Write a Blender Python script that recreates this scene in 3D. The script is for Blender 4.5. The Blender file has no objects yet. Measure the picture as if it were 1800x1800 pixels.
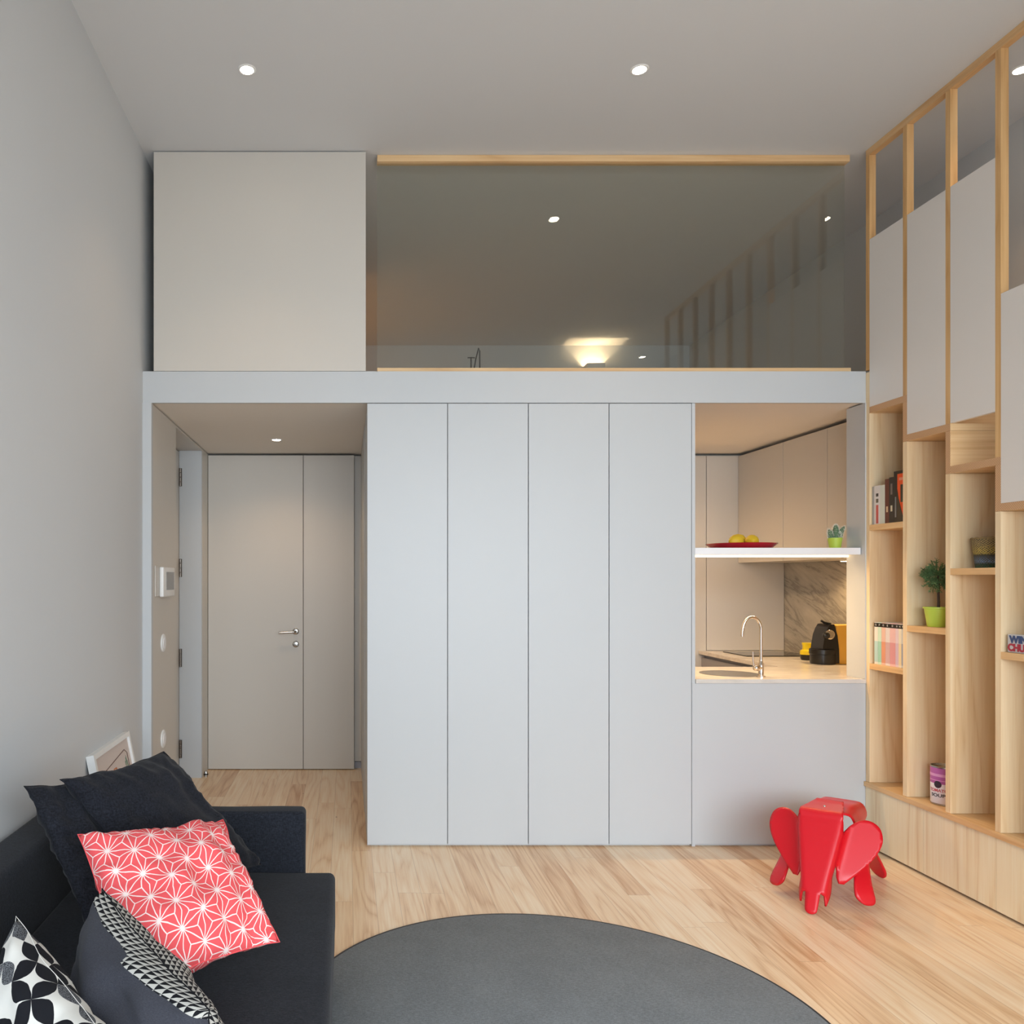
import bpy, bmesh, math, random
from mathutils import Vector, Matrix, noise
random.seed(7)
PI = math.pi
C = bpy.context.scene.collection

# ------------------------------------------------------------------ camera
cd = bpy.data.cameras.new('camera'); cam = bpy.data.objects.new('camera', cd); C.objects.link(cam)
cam.location = (0, 0, 1.44); cam.rotation_euler = (PI/2, 0, 0)
cd.sensor_width = 36; cd.lens = 28.6; cd.shift_x = 290/1800; cd.shift_y = 120/1800
cd.clip_start = 0.05
bpy.context.scene.camera = cam
# ------------------------------------------------------------------ world, daylight
w = bpy.data.worlds.new('world'); bpy.context.scene.world = w; w.use_nodes = True
bg = w.node_tree.nodes['Background']; bg.inputs[0].default_value = (0.72, 0.85, 1.0, 1); bg.inputs[1].default_value = 1.0
def area(name, loc, rot, sx, sy, power, col):
    l = bpy.data.lights.new(name, 'AREA'); l.shape = 'RECTANGLE'; l.size = sx; l.size_y = sy
    l.energy = power; l.color = col
    o = bpy.data.objects.new(name, l); C.objects.link(o); o.location = loc; o.rotation_euler = rot
    return o
# daylight entering through the glazed doors behind the camera
area('sky_light', (1.15, -3.2, 3.0), (math.radians(58), 0, 0), 6.5, 4.0, 1050, (0.815, 0.90, 0.99))
area('daylight', (1.15, -1.32, 1.2), (PI/2, 0, 0), 3.9, 2.3, 45, (0.83, 0.90, 1.0))
def spot(name, loc, power, col, angle=100, blend=0.8, size=0.03, rot=(0, 0, 0)):
    l = bpy.data.lights.new(name, 'SPOT'); l.energy = power; l.color = col
    l.spot_size = math.radians(angle); l.spot_blend = blend; l.shadow_soft_size = size
    o = bpy.data.objects.new(name, l); C.objects.link(o); o.location = loc; o.rotation_euler = rot
    return o
WARM = (1.0, 0.66, 0.36)
vs = bpy.context.scene.view_settings
bpy.context.scene.display_settings.display_device = 'sRGB'
vs.view_transform = 'Standard'; vs.look = 'None'; vs.gamma = 1; vs.use_curve_mapping = False
vs.exposure = 0.0

# ------------------------------------------------------------------ material helpers
def s2l(c):
    return tuple(((x/255)/12.92 if x/255 <= 0.04045 else ((x/255+0.055)/1.055)**2.4) for x in c)
class NT:
    def __init__(s, name, rough=0.5, metal=0.0, spec=0.5):
        s.m = bpy.data.materials.new(name); s.m.use_nodes = True
        s.n = s.m.node_tree.nodes; s.l = s.m.node_tree.links
        s.b = s.n['Principled BSDF']
        s.b.inputs['Roughness'].default_value = rough; s.b.inputs['Metallic'].default_value = metal
        s.b.inputs['Specular IOR Level'].default_value = spec
    def node(s, t, **k):
        x = s.n.new(t)
        for a, v in k.items(): setattr(x, a, v)
        return x
    def link(s, a, b): s.l.new(a, b)
    def math(s, op, a, b=None, c=None):
        x = s.n.new('ShaderNodeMath'); x.operation = op
        for i, v in enumerate((a, b, c)):
            if v is None: continue
            if hasattr(v, 'is_output'): s.l.new(v, x.inputs[i])
            else: x.inputs[i].default_value = v
        return x.outputs[0]
    def mix(s, f, a, b):
        x = s.n.new('ShaderNodeMix'); x.data_type = 'RGBA'
        for i, v in ((0, f), (6, a), (7, b)):
            if hasattr(v, 'is_output'): s.l.new(v, x.inputs[i])
            elif i: x.inputs[i].default_value = (*v[:3], 1)
            else: x.inputs[i].default_value = v
        return x.outputs[2]
    def coords(s, kind='Object', scale=(1, 1, 1), rnd=0.0):
        t = s.n.new('ShaderNodeTexCoord'); mp = s.n.new('ShaderNodeMapping'); mp.inputs['Scale'].default_value = scale
        s.l.new(t.outputs[kind], mp.inputs[0])
        if rnd:
            oi = s.n.new('ShaderNodeObjectInfo'); c = s.n.new('ShaderNodeCombineXYZ')
            for i, k in enumerate((1.0, 1.7, 2.3)): s.l.new(s.math('MULTIPLY', oi.outputs['Random'], rnd*k), c.inputs[i])
            s.l.new(c.outputs[0], mp.inputs['Location'])
        return mp.outputs[0]
    def noise(s, vec, scale, detail=2, rough=0.5, dist=0.0):
        x = s.n.new('ShaderNodeTexNoise'); x.inputs['Scale'].default_value = scale
        x.inputs['Detail'].default_value = detail; x.inputs['Roughness'].default_value = rough
        x.inputs['Distortion'].default_value = dist
        s.l.new(vec, x.inputs['Vector']); return x.outputs[0]
    def ramp(s, f, stops):
        x = s.n.new('ShaderNodeValToRGB'); s.l.new(f, x.inputs[0]); e = x.color_ramp.elements
        while len(e) < len(stops): e.new(0.5)
        for el, (p, c) in zip(e, stops): el.position = p; el.color = (*c[:3], 1)
        return x.outputs[0]
    def bump(s, h, strength=0.3, dist=0.002):
        x = s.n.new('ShaderNodeBump'); x.inputs['Strength'].default_value = strength; x.inputs['Distance'].default_value = dist
        s.l.new(h, x.inputs['Height']); s.l.new(x.outputs[0], s.b.inputs['Normal'])
    def color(s, c):
        if hasattr(c, 'is_output'): s.l.new(c, s.b.inputs['Base Color'])
        else: s.b.inputs['Base Color'].default_value = (*c[:3], 1)
        return s

def plain(name, rgb, rough=0.5, metal=0.0, spec=0.5, var=0.03, nscale=6):
    t = NT(name, rough, metal, spec); c = s2l(rgb)
    n = t.noise(t.coords(), nscale, 3)
    t.color(t.mix(n, [x*(1-var) for x in c], [min(1, x*(1+var)) for x in c]))
    return t.m
def emit(name, rgb, strength):
    t = NT(name); t.color(rgb); t.b.inputs['Emission Color'].default_value = (*rgb, 1)
    t.b.inputs['Emission Strength'].default_value = strength
    return t.m
def wood(name, axis=2, light=(222, 184, 138), mid=(208, 166, 118), dark=(184, 136, 88), rings=9, freq=5.0, rough=0.45, rnd=20.0, contrast=1.0):
    t = NT(name, rough)
    sc = [1.0, 1.0, 1.0]; sc[axis] = 0.09
    v = t.coords('Object', tuple(sc), rnd)
    n = t.noise(v, freq, 2, 0.45, 0.3)
    r = t.math('PINGPONG', t.math('MULTIPLY', n, rings), 1.0)
    sc2 = [1.0, 1.0, 1.0]; sc2[axis] = 0.03
    f = t.noise(t.coords('Object', tuple(sc2), rnd), 90, 3, 0.6)
    k = t.math('ADD', t.math('MULTIPLY', t.math('POWER', r, 2.2), 0.34*contrast), t.math('MULTIPLY', t.math('SUBTRACT', f, 0.22), 0.8))
    oi = t.node('ShaderNodeObjectInfo')
    k = t.math('ADD', k, t.math('MULTIPLY', oi.outputs['Random'], 0.16))
    t.color(t.ramp(k, [(0.12, s2l(light)), (0.5, s2l(mid)), (0.95, s2l(dark))]))
    t.bump(k, 0.15, 0.0005)
    return t.m
def end_grain(name):
    t = NT(name, 0.55)
    wv = t.node('ShaderNodeTexWave', wave_type='RINGS', rings_direction='X'); wv.inputs['Scale'].default_value = 42
    wv.inputs['Distortion'].default_value = 1.2; wv.inputs['Detail'].default_value = 1
    t.link(t.coords('Object', (1, 1, 1), 3.0), wv.inputs['Vector'])
    t.color(t.ramp(wv.outputs['Fac'], [(0.0, s2l((180, 132, 92))), (0.4, s2l((206, 160, 118))), (1.0, s2l((222, 182, 140)))]))
    return t.m
def floor_mat():
    t = NT('pine_planks', 0.32)
    tc = t.node('ShaderNodeTexCoord'); sp = t.node('ShaderNodeSeparateXYZ'); t.link(tc.outputs['Object'], sp.inputs[0])
    W, L = 0.105, 1.5
    xs = t.math('DIVIDE', t.math('ADD', sp.outputs[0], 0.048), W); row = t.math('FLOOR', xs)
    wn = t.node('ShaderNodeTexWhiteNoise', noise_dimensions='1D'); t.link(row, wn.inputs['W'])
    ys = t.math('ADD', t.math('DIVIDE', sp.outputs[1], L), t.math('MULTIPLY', wn.outputs['Value'], 7.31)); col = t.math('FLOOR', ys)
    cm = t.node('ShaderNodeCombineXYZ'); t.link(row, cm.inputs[0]); t.link(col, cm.inputs[1])
    wn2 = t.node('ShaderNodeTexWhiteNoise', noise_dimensions='3D'); t.link(cm.outputs[0], wn2.inputs['Vector']); rid = wn2.outputs['Value']
    cv = t.node('ShaderNodeCombineXYZ')
    t.link(t.math('ADD', sp.outputs[0], t.math('MULTIPLY', rid, 3.7)), cv.inputs[0])
    t.link(t.math('MULTIPLY', t.math('ADD', sp.outputs[1], t.math('MULTIPLY', rid, 11.0)), 0.09), cv.inputs[1])
    t.link(t.math('MULTIPLY', rid, 13.0), cv.inputs[2])
    n = t.noise(cv.outputs[0], 6.5, 2, 0.42, 0.2)
    r = t.math('PINGPONG', t.math('MULTIPLY', n, 19.0), 1.0)
    cv2 = t.node('ShaderNodeCombineXYZ'); t.link(sp.outputs[0], cv2.inputs[0]); t.link(t.math('MULTIPLY', sp.outputs[1], 0.03), cv2.inputs[1]); t.link(rid, cv2.inputs[2])
    f = t.noise(cv2.outputs[0], 110, 3, 0.6)
    k = t.math('ADD', t.math('MULTIPLY', t.math('POWER', r, 2.0), 0.27), t.math('MULTIPLY', t.math('SUBTRACT', f, 0.25), 0.7))
    k = t.math('ADD', k, t.math('MULTIPLY', t.math('POWER', rid, 2.2), 0.42))
    c = t.ramp(k, [(0.10, s2l((247, 224, 192))), (0.45, s2l((236, 202, 162))), (0.95, s2l((194, 140, 90)))])
    # knots
    vo = t.node('ShaderNodeTexVoronoi'); vo.inputs['Scale'].default_value = 2.4
    mp = t.node('ShaderNodeMapping'); mp.inputs['Scale'].default_value = (1, 0.45, 1); t.link(tc.outputs['Object'], mp.inputs[0]); t.link(mp.outputs[0], vo.inputs['Vector'])
    kn = t.math('LESS_THAN', vo.outputs['Distance'], 0.018)
    c = t.mix(t.math('MULTIPLY', kn, 0.6), c, s2l((120, 76, 50)))
    fx = t.math('FRACT', xs); fy = t.math('FRACT', ys)
    sx = t.math('LESS_THAN', t.math('MINIMUM', fx, t.math('SUBTRACT', 1.0, fx)), 0.008)
    sy = t.math('LESS_THAN', t.math('MINIMUM', fy, t.math('SUBTRACT', 1.0, fy)), 0.0007)
    seam = t.math('MAXIMUM', sx, sy)
    t.color(t.mix(t.math('MULTIPLY', seam, 0.45), c, s2l((140, 96, 62))))
    return t.m
def fabric(name, rgb, rgb2=None, scale=700, bump=0.35):
    t = NT(name, 0.95, 0, 0.2); c = s2l(rgb); c2 = s2l(rgb2 or [x*1.5 for x in rgb])
    v = t.coords('Object', (1, 1, 0.35)); n = t.noise(v, scale, 2, 0.7)
    v2 = t.coords('Object', (0.3, 1, 1)); n2 = t.noise(v2, scale, 2, 0.7)
    k = t.math('MULTIPLY', t.math('ADD', n, n2), 0.5)
    k = t.math('ADD', k, t.math('MULTIPLY', t.math('SUBTRACT', t.noise(t.coords(), 5, 4, 0.6), 0.5), 0.22))
    t.color(t.ramp(k, [(0.36, c), (0.66, c2)])); t.bump(k, bump, 0.0012)
    t.b.inputs['Sheen Weight'].default_value = 0.05
    return t.m
def uvxy(t, su, sv):
    uv = t.node('ShaderNodeTexCoord'); sp = t.node('ShaderNodeSeparateXYZ'); t.link(uv.outputs['UV'], sp.inputs[0])
    return t.math('MULTIPLY', sp.outputs[0], su), t.math('MULTIPLY', sp.outputs[1], sv)
def star_fabric():
    t = NT('coral_star_fabric', 0.85, 0, 0.2)
    N = 6.3
    y, x = uvxy(t, N, N)
    x = t.math('ADD', x, 0.3); y = t.math('ADD', y, 0.25)
    u = t.math('SUBTRACT', x, t.math('DIVIDE', y, math.sqrt(3))); v = t.math('MULTIPLY', y, 2/math.sqrt(3))
    fu, fv = t.math('FRACT', u), t.math('FRACT', v)
    s = t.math('ADD', fu, fv); up = t.math('GREATER_THAN', s, 1.0)
    def sel(a, b): return t.math('ADD', t.math('MULTIPLY', t.math('SUBTRACT', 1.0, up), a), t.math('MULTIPLY', up, b))
    a = sel(fu, t.math('SUBTRACT', 1.0, fu)); b = sel(fv, t.math('SUBTRACT', 1.0, fv))
    c = t.math('SUBTRACT', t.math('SUBTRACT', 1.0, a), b)
    mn = t.math('MINIMUM', a, t.math('MINIMUM', b, c)); mx = t.math('MAXIMUM', a, t.math('MAXIMUM', b, c))
    md = t.math('SUBTRACT', t.math('SUBTRACT', 1.0, mn), mx)
    d = t.math('MINIMUM', t.math('MULTIPLY', mn, 0.866), t.math('MULTIPLY', t.math('SUBTRACT', md, mn), 0.5))
    line = t.math('LESS_THAN', d, 0.019); node = t.math('GREATER_THAN', mx, 0.925)
    k = t.math('MAXIMUM', line, node)
    t.color(t.mix(k, s2l((226, 88, 92)), s2l((238, 220, 216))))
    t.bump(t.noise(t.coords(), 900, 2), 0.15, 0.0006)
    return t.m
def geo_fabric(name, N, petals=True):
    t = NT(name, 0.9, 0, 0.2)
    x, y = uvxy(t, N, N)
    sp = t.noise(t.coords(), 700, 1)
    if petals:   # lens-shaped petals along both grid directions, black or speckled grey on white
        y = t.math('ADD', y, 0.3); x = t.math('ADD', x, 0.45)
        def lens(a, b, seed):
            fa, ia = t.math('FRACT', a), t.math('FLOOR', a)
            rb = t.math('ROUND', b); d = t.math('ABSOLUTE', t.math('SUBTRACT', b, rb))
            h = t.math('MULTIPLY', t.math('SINE', t.math('MULTIPLY', fa, PI)), 0.30)
            wn = t.node('ShaderNodeTexWhiteNoise', noise_dimensions='3D'); cm = t.node('ShaderNodeCombineXYZ'); cm.inputs[2].default_value = seed
            t.link(ia, cm.inputs[0]); t.link(rb, cm.inputs[1]); t.link(cm.outputs[0], wn.inputs['Vector'])
            inside = t.math('LESS_THAN', d, h)
            return inside, wn.outputs['Value']
        i1, r1 = lens(x, y, 1.0); i2, r2 = lens(y, x, 5.0)
        i2 = t.math('MULTIPLY', i2, t.math('GREATER_THAN', r2, 0.22))
        k = t.math('MAXIMUM', i1, i2); r = t.math('MULTIPLY', t.math('ADD', t.math('MULTIPLY', r1, i1), t.math('MULTIPLY', r2, t.math('SUBTRACT', 1.0, i1))), 1.0)
        grey = t.mix(t.math('GREATER_THAN', sp, 0.5), s2l((36, 37, 42)), s2l((112, 114, 118)))
        darkc = t.mix(t.math('GREATER_THAN', r, 0.6), s2l((22, 23, 28)), grey)
        t.color(t.mix(k, s2l((206, 204, 198)), darkc))
    else:
        tri = t.math('GREATER_THAN', t.math('FRACT', x), t.math('FRACT', y))
        t.color(t.mix(tri, s2l((20, 21, 25)), s2l((178, 176, 170))))
    t.bump(sp, 0.2, 0.0008)
    return t.m
def marble():
    t = NT('grey_marble', 0.3)
    v = t.coords('Object', (1, 0.8, 1.6))
    mp = t.node('ShaderNodeMapping'); mp.inputs['Rotation'].default_value = (math.radians(-38), 0, 0); t.link(v, mp.inputs[0])
    m2 = t.node('ShaderNodeMapping'); m2.inputs['Scale'].default_value = (1, 0.35, 1.8); t.link(mp.outputs[0], m2.inputs[0]); v = m2.outputs[0]
    n = t.noise(v, 1.9, 7, 0.66, 0.7)
    vein = t.math('ABSOLUTE', t.math('SUBTRACT', n, 0.5))
    c = t.ramp(vein, [(0.0, s2l((136, 130, 120))), (0.03, s2l((168, 162, 150))), (0.16, s2l((196, 190, 178)))])
    t.color(c); return t.m
def stone():
    t = NT('pale_marble', 0.22)
    n = t.noise(t.coords('Object', (0.7, 2, 2)), 4, 5, 0.6, 0.8)
    t.color(t.ramp(n, [(0.3, s2l((206, 200, 192))), (0.5, s2l((220, 214, 206))), (0.72, s2l((196, 186, 176)))])); return t.m
def woven(name):
    t = NT(name, 0.8)
    tc = t.node('ShaderNodeTexCoord'); sp = t.node('ShaderNodeSeparateXYZ'); t.link(tc.outputs['Object'], sp.inputs[0])
    n = t.noise(t.coords(), 220, 2)
    an = t.math('ARCTAN2', sp.outputs[1], sp.outputs[0]); z = sp.outputs[2]
    wv = t.math('MULTIPLY', t.math('SINE', t.math('MULTIPLY', z, 620.0)), t.math('SINE', t.math('MULTIPLY', an, 34.0)))
    n = t.math('ADD', n, t.math('MULTIPLY', wv, 0.25))
    zz = t.math('DIVIDE', z, 0.135)
    c = t.ramp(zz, [(0.0, s2l((20, 92, 60))), (0.13, s2l((16, 60, 46))), (0.2, s2l((108, 128, 152))), (0.36, s2l((74, 86, 98))), (0.43, s2l((50, 48, 40))), (0.5, s2l((186, 160, 70))), (0.85, s2l((150, 128, 84)))])
    t.color(t.mix(t.math('GREATER_THAN', n, 0.54), c, s2l((84, 74, 56))))
    t.bump(n, 0.6, 0.002); return t.m

M = {}
M['wall'] = plain('wall_paint', (204, 206, 207), 0.7, var=0.012, nscale=2)
M['ceil'] = plain('ceiling_paint', (214, 216, 218), 0.8, var=0.01, nscale=2)
M['lac'] = plain('white_lacquer', (195, 198, 200), 0.42, var=0.006, nscale=3)
M['beige'] = plain('beige_lacquer', (206, 200, 191), 0.38, var=0.01, nscale=3)
M['panelwhite'] = plain('pale_panel_lacquer', (232, 226, 220), 0.4, var=0.008, nscale=3)
M['floor'] = floor_mat()
M['woodz'] = wood('pine_vertical', 2, (243, 221, 184), (234, 205, 162), (212, 172, 122), rings=13, freq=5)
M['woodface'] = wood('pine_front', 2, (244, 234, 206), (238, 222, 188), (216, 186, 144), rings=13, freq=4.2)
M['woody'] = wood('pine_along', 1, (232, 196, 146), (222, 180, 128), (200, 154, 104), rings=7, freq=9)
M['woodx'] = wood('pine_across', 0, (236, 202, 154), (224, 184, 134), (202, 156, 104), rings=9, freq=7)
M['post'] = wood('pine_post', 2, (228, 186, 130), (214, 168, 112), (188, 138, 86), rings=8, freq=12)
M['edge'] = end_grain('pine_end_grain')
M['sofa'] = fabric('charcoal_weave', (18, 20, 25), (40, 43, 51), 260, 0.6)
M['cushion'] = fabric('black_weave', (14, 15, 19), (38, 40, 48), 230, 0.6)
M['velvet'] = fabric('slate_velvet', (44, 45, 52), (66, 67, 74), 900, 0.15)
M['rug'] = fabric('grey_felt', (104, 108, 111), (134, 139, 142), 210, 0.5)
M['bind'] = plain('dark_binding', (62, 58, 56), 0.9)
M['red'] = plain('red_plastic', (212, 12, 32), 0.36, var=0.01)
M['steel'] = plain('brushed_steel', (190, 188, 184), 0.25, 1.0)
M['chrome'] = plain('chrome', (215, 205, 195), 0.08, 1.0)
M['hinge'] = plain('hinge_metal', (120, 112, 104), 0.35, 1.0)
M['black'] = plain('black_plastic', (18, 17, 18), 0.3)
M['glassblack'] = plain('black_glass', (12, 12, 14), 0.06)
M['white'] = plain('white_plastic', (236, 236, 234), 0.35)
M['shelfwhite'] = plain('white_shelf', (240, 240, 242), 0.35)
M['screen'] = plain('grey_screen', (120, 122, 122), 0.2)
M['dark'] = plain('dark_gap', (36, 30, 26), 0.8)
M['greyfront'] = plain('grey_cabinet_front', (150, 150, 156), 0.3)
M['lime'] = plain('lime_plastic', (186, 208, 78), 0.4)
M['yellow'] = plain('yellow_plastic', (232, 206, 30), 0.4)
M['ochre'] = plain('ochre_plastic', (222, 170, 70), 0.35)
M['lemon'] = plain('lemon_skin', (232, 196, 44), 0.5, var=0.1, nscale=30)
M['plate'] = plain('red_ceramic', (176, 18, 38), 0.25)
M['cactus'] = plain('cactus_skin', (92, 120, 88), 0.8, var=0.15, nscale=60)
M['spine'] = plain('cactus_spines', (232, 230, 216), 0.8)
M['leaf'] = plain('needle_leaf', (88, 116, 70), 0.7, var=0.4, nscale=40)
M['bark'] = plain('bark', (72, 56, 48), 0.9)
M['soil'] = plain('soil', (40, 30, 24), 0.95)
M['basket'] = woven('woven_straw')
M['paper'] = plain('book_paper', (226, 220, 206), 0.8)
M['marble'] = marble(); M['stone'] = stone()
M['stars'] = star_fabric(); M['geo'] = geo_fabric('petal_print', 5.6); M['tri'] = geo_fabric('triangle_print', 22.0, False)
M['lamp'] = emit('lamp_lens', (1.0, 0.86, 0.66), 45)
M['led'] = emit('led_strip', (1.0, 0.74, 0.42), 3.5)
def glass_mat(name, tint):
    t = NT(name); n, l = t.n, t.l
    tr = n.new('ShaderNodeBsdfTransparent'); tr.inputs[0].default_value = tint
    gl = n.new('ShaderNodeBsdfGlossy'); gl.inputs['Roughness'].default_value = 0.0; gl.inputs[0].default_value = (1, 1, 1, 1)
    lw = n.new('ShaderNodeLayerWeight'); lw.inputs[0].default_value = 0.5
    f = t.math('ADD', 0.05, t.math('MULTIPLY', t.math('POWER', lw.outputs['Facing'], 5.0), 0.95))
    mx = n.new('ShaderNodeMixShader'); l.new(f, mx.inputs[0]); l.new(tr.outputs[0], mx.inputs[1]); l.new(gl.outputs[0], mx.inputs[2])
    l.new(mx.outputs[0], n['Material Output'].inputs[0]); return t.m
M['glass'] = glass_mat('tinted_glass', (0.92, 0.935, 0.91, 1)); M['clear'] = glass_mat('clear_glass', (0.98, 0.985, 0.98, 1))

# ------------------------------------------------------------------ geometry helpers
def tag(o, label=None, cat=None, group=None, kind=None):
    if label: o['label'] = label
    if cat: o['category'] = cat
    if group: o['group'] = group
    if kind: o['kind'] = kind
    return o
def thing(name, loc, label, cat, group=None):
    o = bpy.data.objects.new(name, None); C.objects.link(o); o.location = loc; o.empty_display_size = 0.1
    return tag(o, label, cat, group)
def link(name, bm, mats, parent=None, origin=None, smooth=False):
    if not isinstance(mats, (list, tuple)): mats = [mats]
    bmesh.ops.recalc_face_normals(bm, faces=bm.faces)
    if smooth:
        for f in bm.faces: f.smooth = True
    if origin is None and parent is None:
        xs = [v.co for v in bm.verts]
        origin = Vector((sum(c.x for c in xs)/len(xs), sum(c.y for c in xs)/len(xs), min(c.z for c in xs)))
    off = Vector(origin) if origin is not None else Vector((0, 0, 0))
    bmesh.ops.translate(bm, verts=bm.verts, vec=-off)
    me = bpy.data.meshes.new(name); bm.to_mesh(me); bm.free()
    for m in mats: me.materials.append(m)
    o = bpy.data.objects.new(name, me); C.objects.link(o); o.location = off
    if parent:
        o.parent = parent
        q = parent.location.copy(); p = parent.parent
        while p: q += p.matrix_parent_inverse.translation; q += p.location; p = p.parent
        if parent.parent: q += parent.matrix_parent_inverse.translation
        o.matrix_parent_inverse = Matrix.Translation(-q)
    return o
def autosmooth(o, ang=35):
    for p in o.data.polygons: p.use_smooth = True
    me = o.data; bm = bmesh.new(); bm.from_mesh(me)
    for e in bm.edges:
        if len(e.link_faces) == 2 and e.calc_face_angle(0) > math.radians(ang): e.smooth = False
    bm.to_mesh(me); bm.free(); return o
def addbox(bm, x0, x1, y0, y1, z0, z1, bev=0, seg=2):
    r = bmesh.ops.create_cube(bm, size=1.0)
    for v in r['verts']:
        v.co = Vector(((x0+x1)/2+v.co.x*(x1-x0), (y0+y1)/2+v.co.y*(y1-y0), (z0+z1)/2+v.co.z*(z1-z0)))
    if bev:
        es = list({e for v in r['verts'] for e in v.link_edges})
        bmesh.ops.bevel(bm, geom=es, offset=bev, segments=seg, profile=0.5, affect='EDGES')
def box(name, x0, x1, y0, y1, z0, z1, mat, parent=None, bev=0, seg=2, kind=None):
    bm = bmesh.new(); addbox(bm, x0, x1, y0, y1, z0, z1, bev, seg)
    o = link(name, bm, mat, parent)
    if seg > 2: autosmooth(o)
    if kind: o['kind'] = kind
    return o
def addlathe(bm, c, prof, n=32, axis='Z', caps=True):
    rings = []
    for r, h in prof:
        ring = []
        for i in range(n):
            a = 2*PI*i/n; p = (r*math.cos(a), r*math.sin(a), h)
            if axis == 'X': p = (h, p[0], p[1])
            if axis == 'Y': p = (p[0], h, p[1])
            ring.append(bm.verts.new(Vector(c)+Vector(p)))
        rings.append(ring)
    for a, b in zip(rings, rings[1:]):
        for i in range(n): bm.faces.new((a[i], a[(i+1) % n], b[(i+1) % n], b[i]))
    if not caps: return
    if prof[0][0] > 1e-5: bm.faces.new(rings[0])
    if prof[-1][0] > 1e-5: bm.faces.new(rings[-1])
def lathe(name, c, prof, mat, parent=None, n=32, axis='Z', caps=True):
    bm = bmesh.new(); addlathe(bm, c, prof, n, axis, caps)
    bmesh.ops.remove_doubles(bm, verts=bm.verts, dist=1e-6)
    o = link(name, bm, mat, parent, origin=None if parent else c); return autosmooth(o, 40)
def addtube(bm, pts, r, n=10, closed=False):
    pts = [Vector(p) for p in pts]; N = len(pts); rings = []
    up = None
    for i, p in enumerate(pts):
        a = pts[(i-1) % N] if (i or closed) else p; b = pts[(i+1) % N] if (i < N-1 or closed) else p
        t = (b-a).normalized()
        if up is None: up = t.orthogonal().normalized()
        up = (up-t*up.dot(t)).normalized(); s = t.cross(up)
        rr = r[i] if isinstance(r, (list, tuple)) else r
        rings.append([bm.verts.new(p+(up*math.cos(2*PI*k/n)+s*math.sin(2*PI*k/n))*rr) for k in range(n)])
    m = N if closed else N-1
    for i in range(m):
        a, b = rings[i], rings[(i+1) % N]
        for k in range(n): bm.faces.new((a[k], a[(k+1) % n], b[(k+1) % n], b[k]))
    if not closed: bm.faces.new(rings[0]); bm.faces.new(rings[-1])
def tube(name, pts, r, mat, parent=None, n=10, closed=False):
    bm = bmesh.new(); addtube(bm, pts, r, n, closed); return autosmooth(link(name, bm, mat, parent), 50)
def text(name, s, mat, parent, o, ex, ey, width, height=None, depth=0.0006, bold=0.0):
    """lettering: o lower-left corner, ex reading direction, ey up direction"""
    cu = bpy.data.curves.new(name, 'FONT'); cu.body = s; cu.size = 1; cu.extrude = 0.02; cu.offset = bold
    tmp = bpy.data.objects.new(name, cu); C.objects.link(tmp)
    dg = bpy.context.evaluated_depsgraph_get(); me = bpy.data.meshes.new_from_object(tmp.evaluated_get(dg))
    bpy.data.objects.remove(tmp); bm = bmesh.new(); bm.from_mesh(me)
    xs = [v.co.x for v in bm.verts]; ys = [v.co.y for v in bm.verts]
    x0, x1, y0, y1 = min(xs), max(xs), min(ys), max(ys)
    k = width/(x1-x0); kh = height/(y1-y0) if height else k
    ex, ey = Vector(ex).normalized(), Vector(ey).normalized(); ez = ex.cross(ey); o = Vector(o)
    for v in bm.verts: v.co = o+ex*((v.co.x-x0)*k)+ey*((v.co.y-y0)*kh)+ez*(v.co.z/0.02*depth)
    return link(name, bm, mat, parent)

# ================================================================== STRUCTURE
XL, XR, YB, YF, ZC = -1.105, 3.387, -1.20, 8.05, 3.763
D = 4.40; ZU, ZT = 2.40, 2.57
S = 'structure'
box('floor', -1.45, XR+0.1, YB-0.1, YF+0.1, -0.1, 0, M['floor'], kind=S)
box('ceiling', -1.45, XR+0.1, YB-0.1, YF+0.1, ZC, ZC+0.1, M['ceil'], kind=S)
box('wall_left', XL-0.2, XL, YB, D, 0, ZC, M['wall'], kind=S)
box('wall_left_loft', XL-0.2, XL, D, YF, ZT, ZC, M['wall'], kind=S)
box('wall_right', XR, XR+0.1, YB, YF, 0, ZC, M['wall'], kind=S)
box('wall_far', XL-0.2, XR, YF, YF+0.1, ZT, ZC, M['wall'], kind=S)
# wall behind the camera with its glazed opening
bm = bmesh.new()
addbox(bm, XL-0.1, -0.9, YB-0.1, YB, 0, ZC); addbox(bm, 3.2, XR+0.05, YB-0.1, YB, 0, ZC); addbox(bm, -0.9, 3.2, YB-0.1, YB, 2.7, ZC)
o = link('wall_back', bm, M['wall']); o['kind'] = S
wf = thing('window_1', (1.15, YB-0.05, 0), None, None); wf['kind'] = S
bm = bmesh.new()
for x in (-0.9, 0.45, 1.80, 3.14): addbox(bm, x, x+0.06, YB-0.09, YB-0.03, 0, 2.7)
for z in (0.0, 2.64): addbox(bm, -0.9, 3.2, YB-0.09, YB-0.03, z, z+0.06)
link('window_frame', bm, M['white'], wf); box('window_pane', -0.88, 3.18, YB-0.065, YB-0.058, 0.03, 2.67, M['clear'], wf)
# loft slab with its white fascia
sl = box('floor_loft', XL-0.2, XR, D+0.02, YF, ZU+0.005, ZT-0.004, plain('soffit_paint', (240, 234, 226), 0.8, var=0.01), kind=S)
box('floor_loft_boards', XL, XR, D+0.05, YF, ZT-0.0035, ZT-0.0005, M['floor'], kind=S)
box('trim_1', XL, 2.806, D, D+0.02, ZU, ZT, M['lac'], kind=S)
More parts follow.
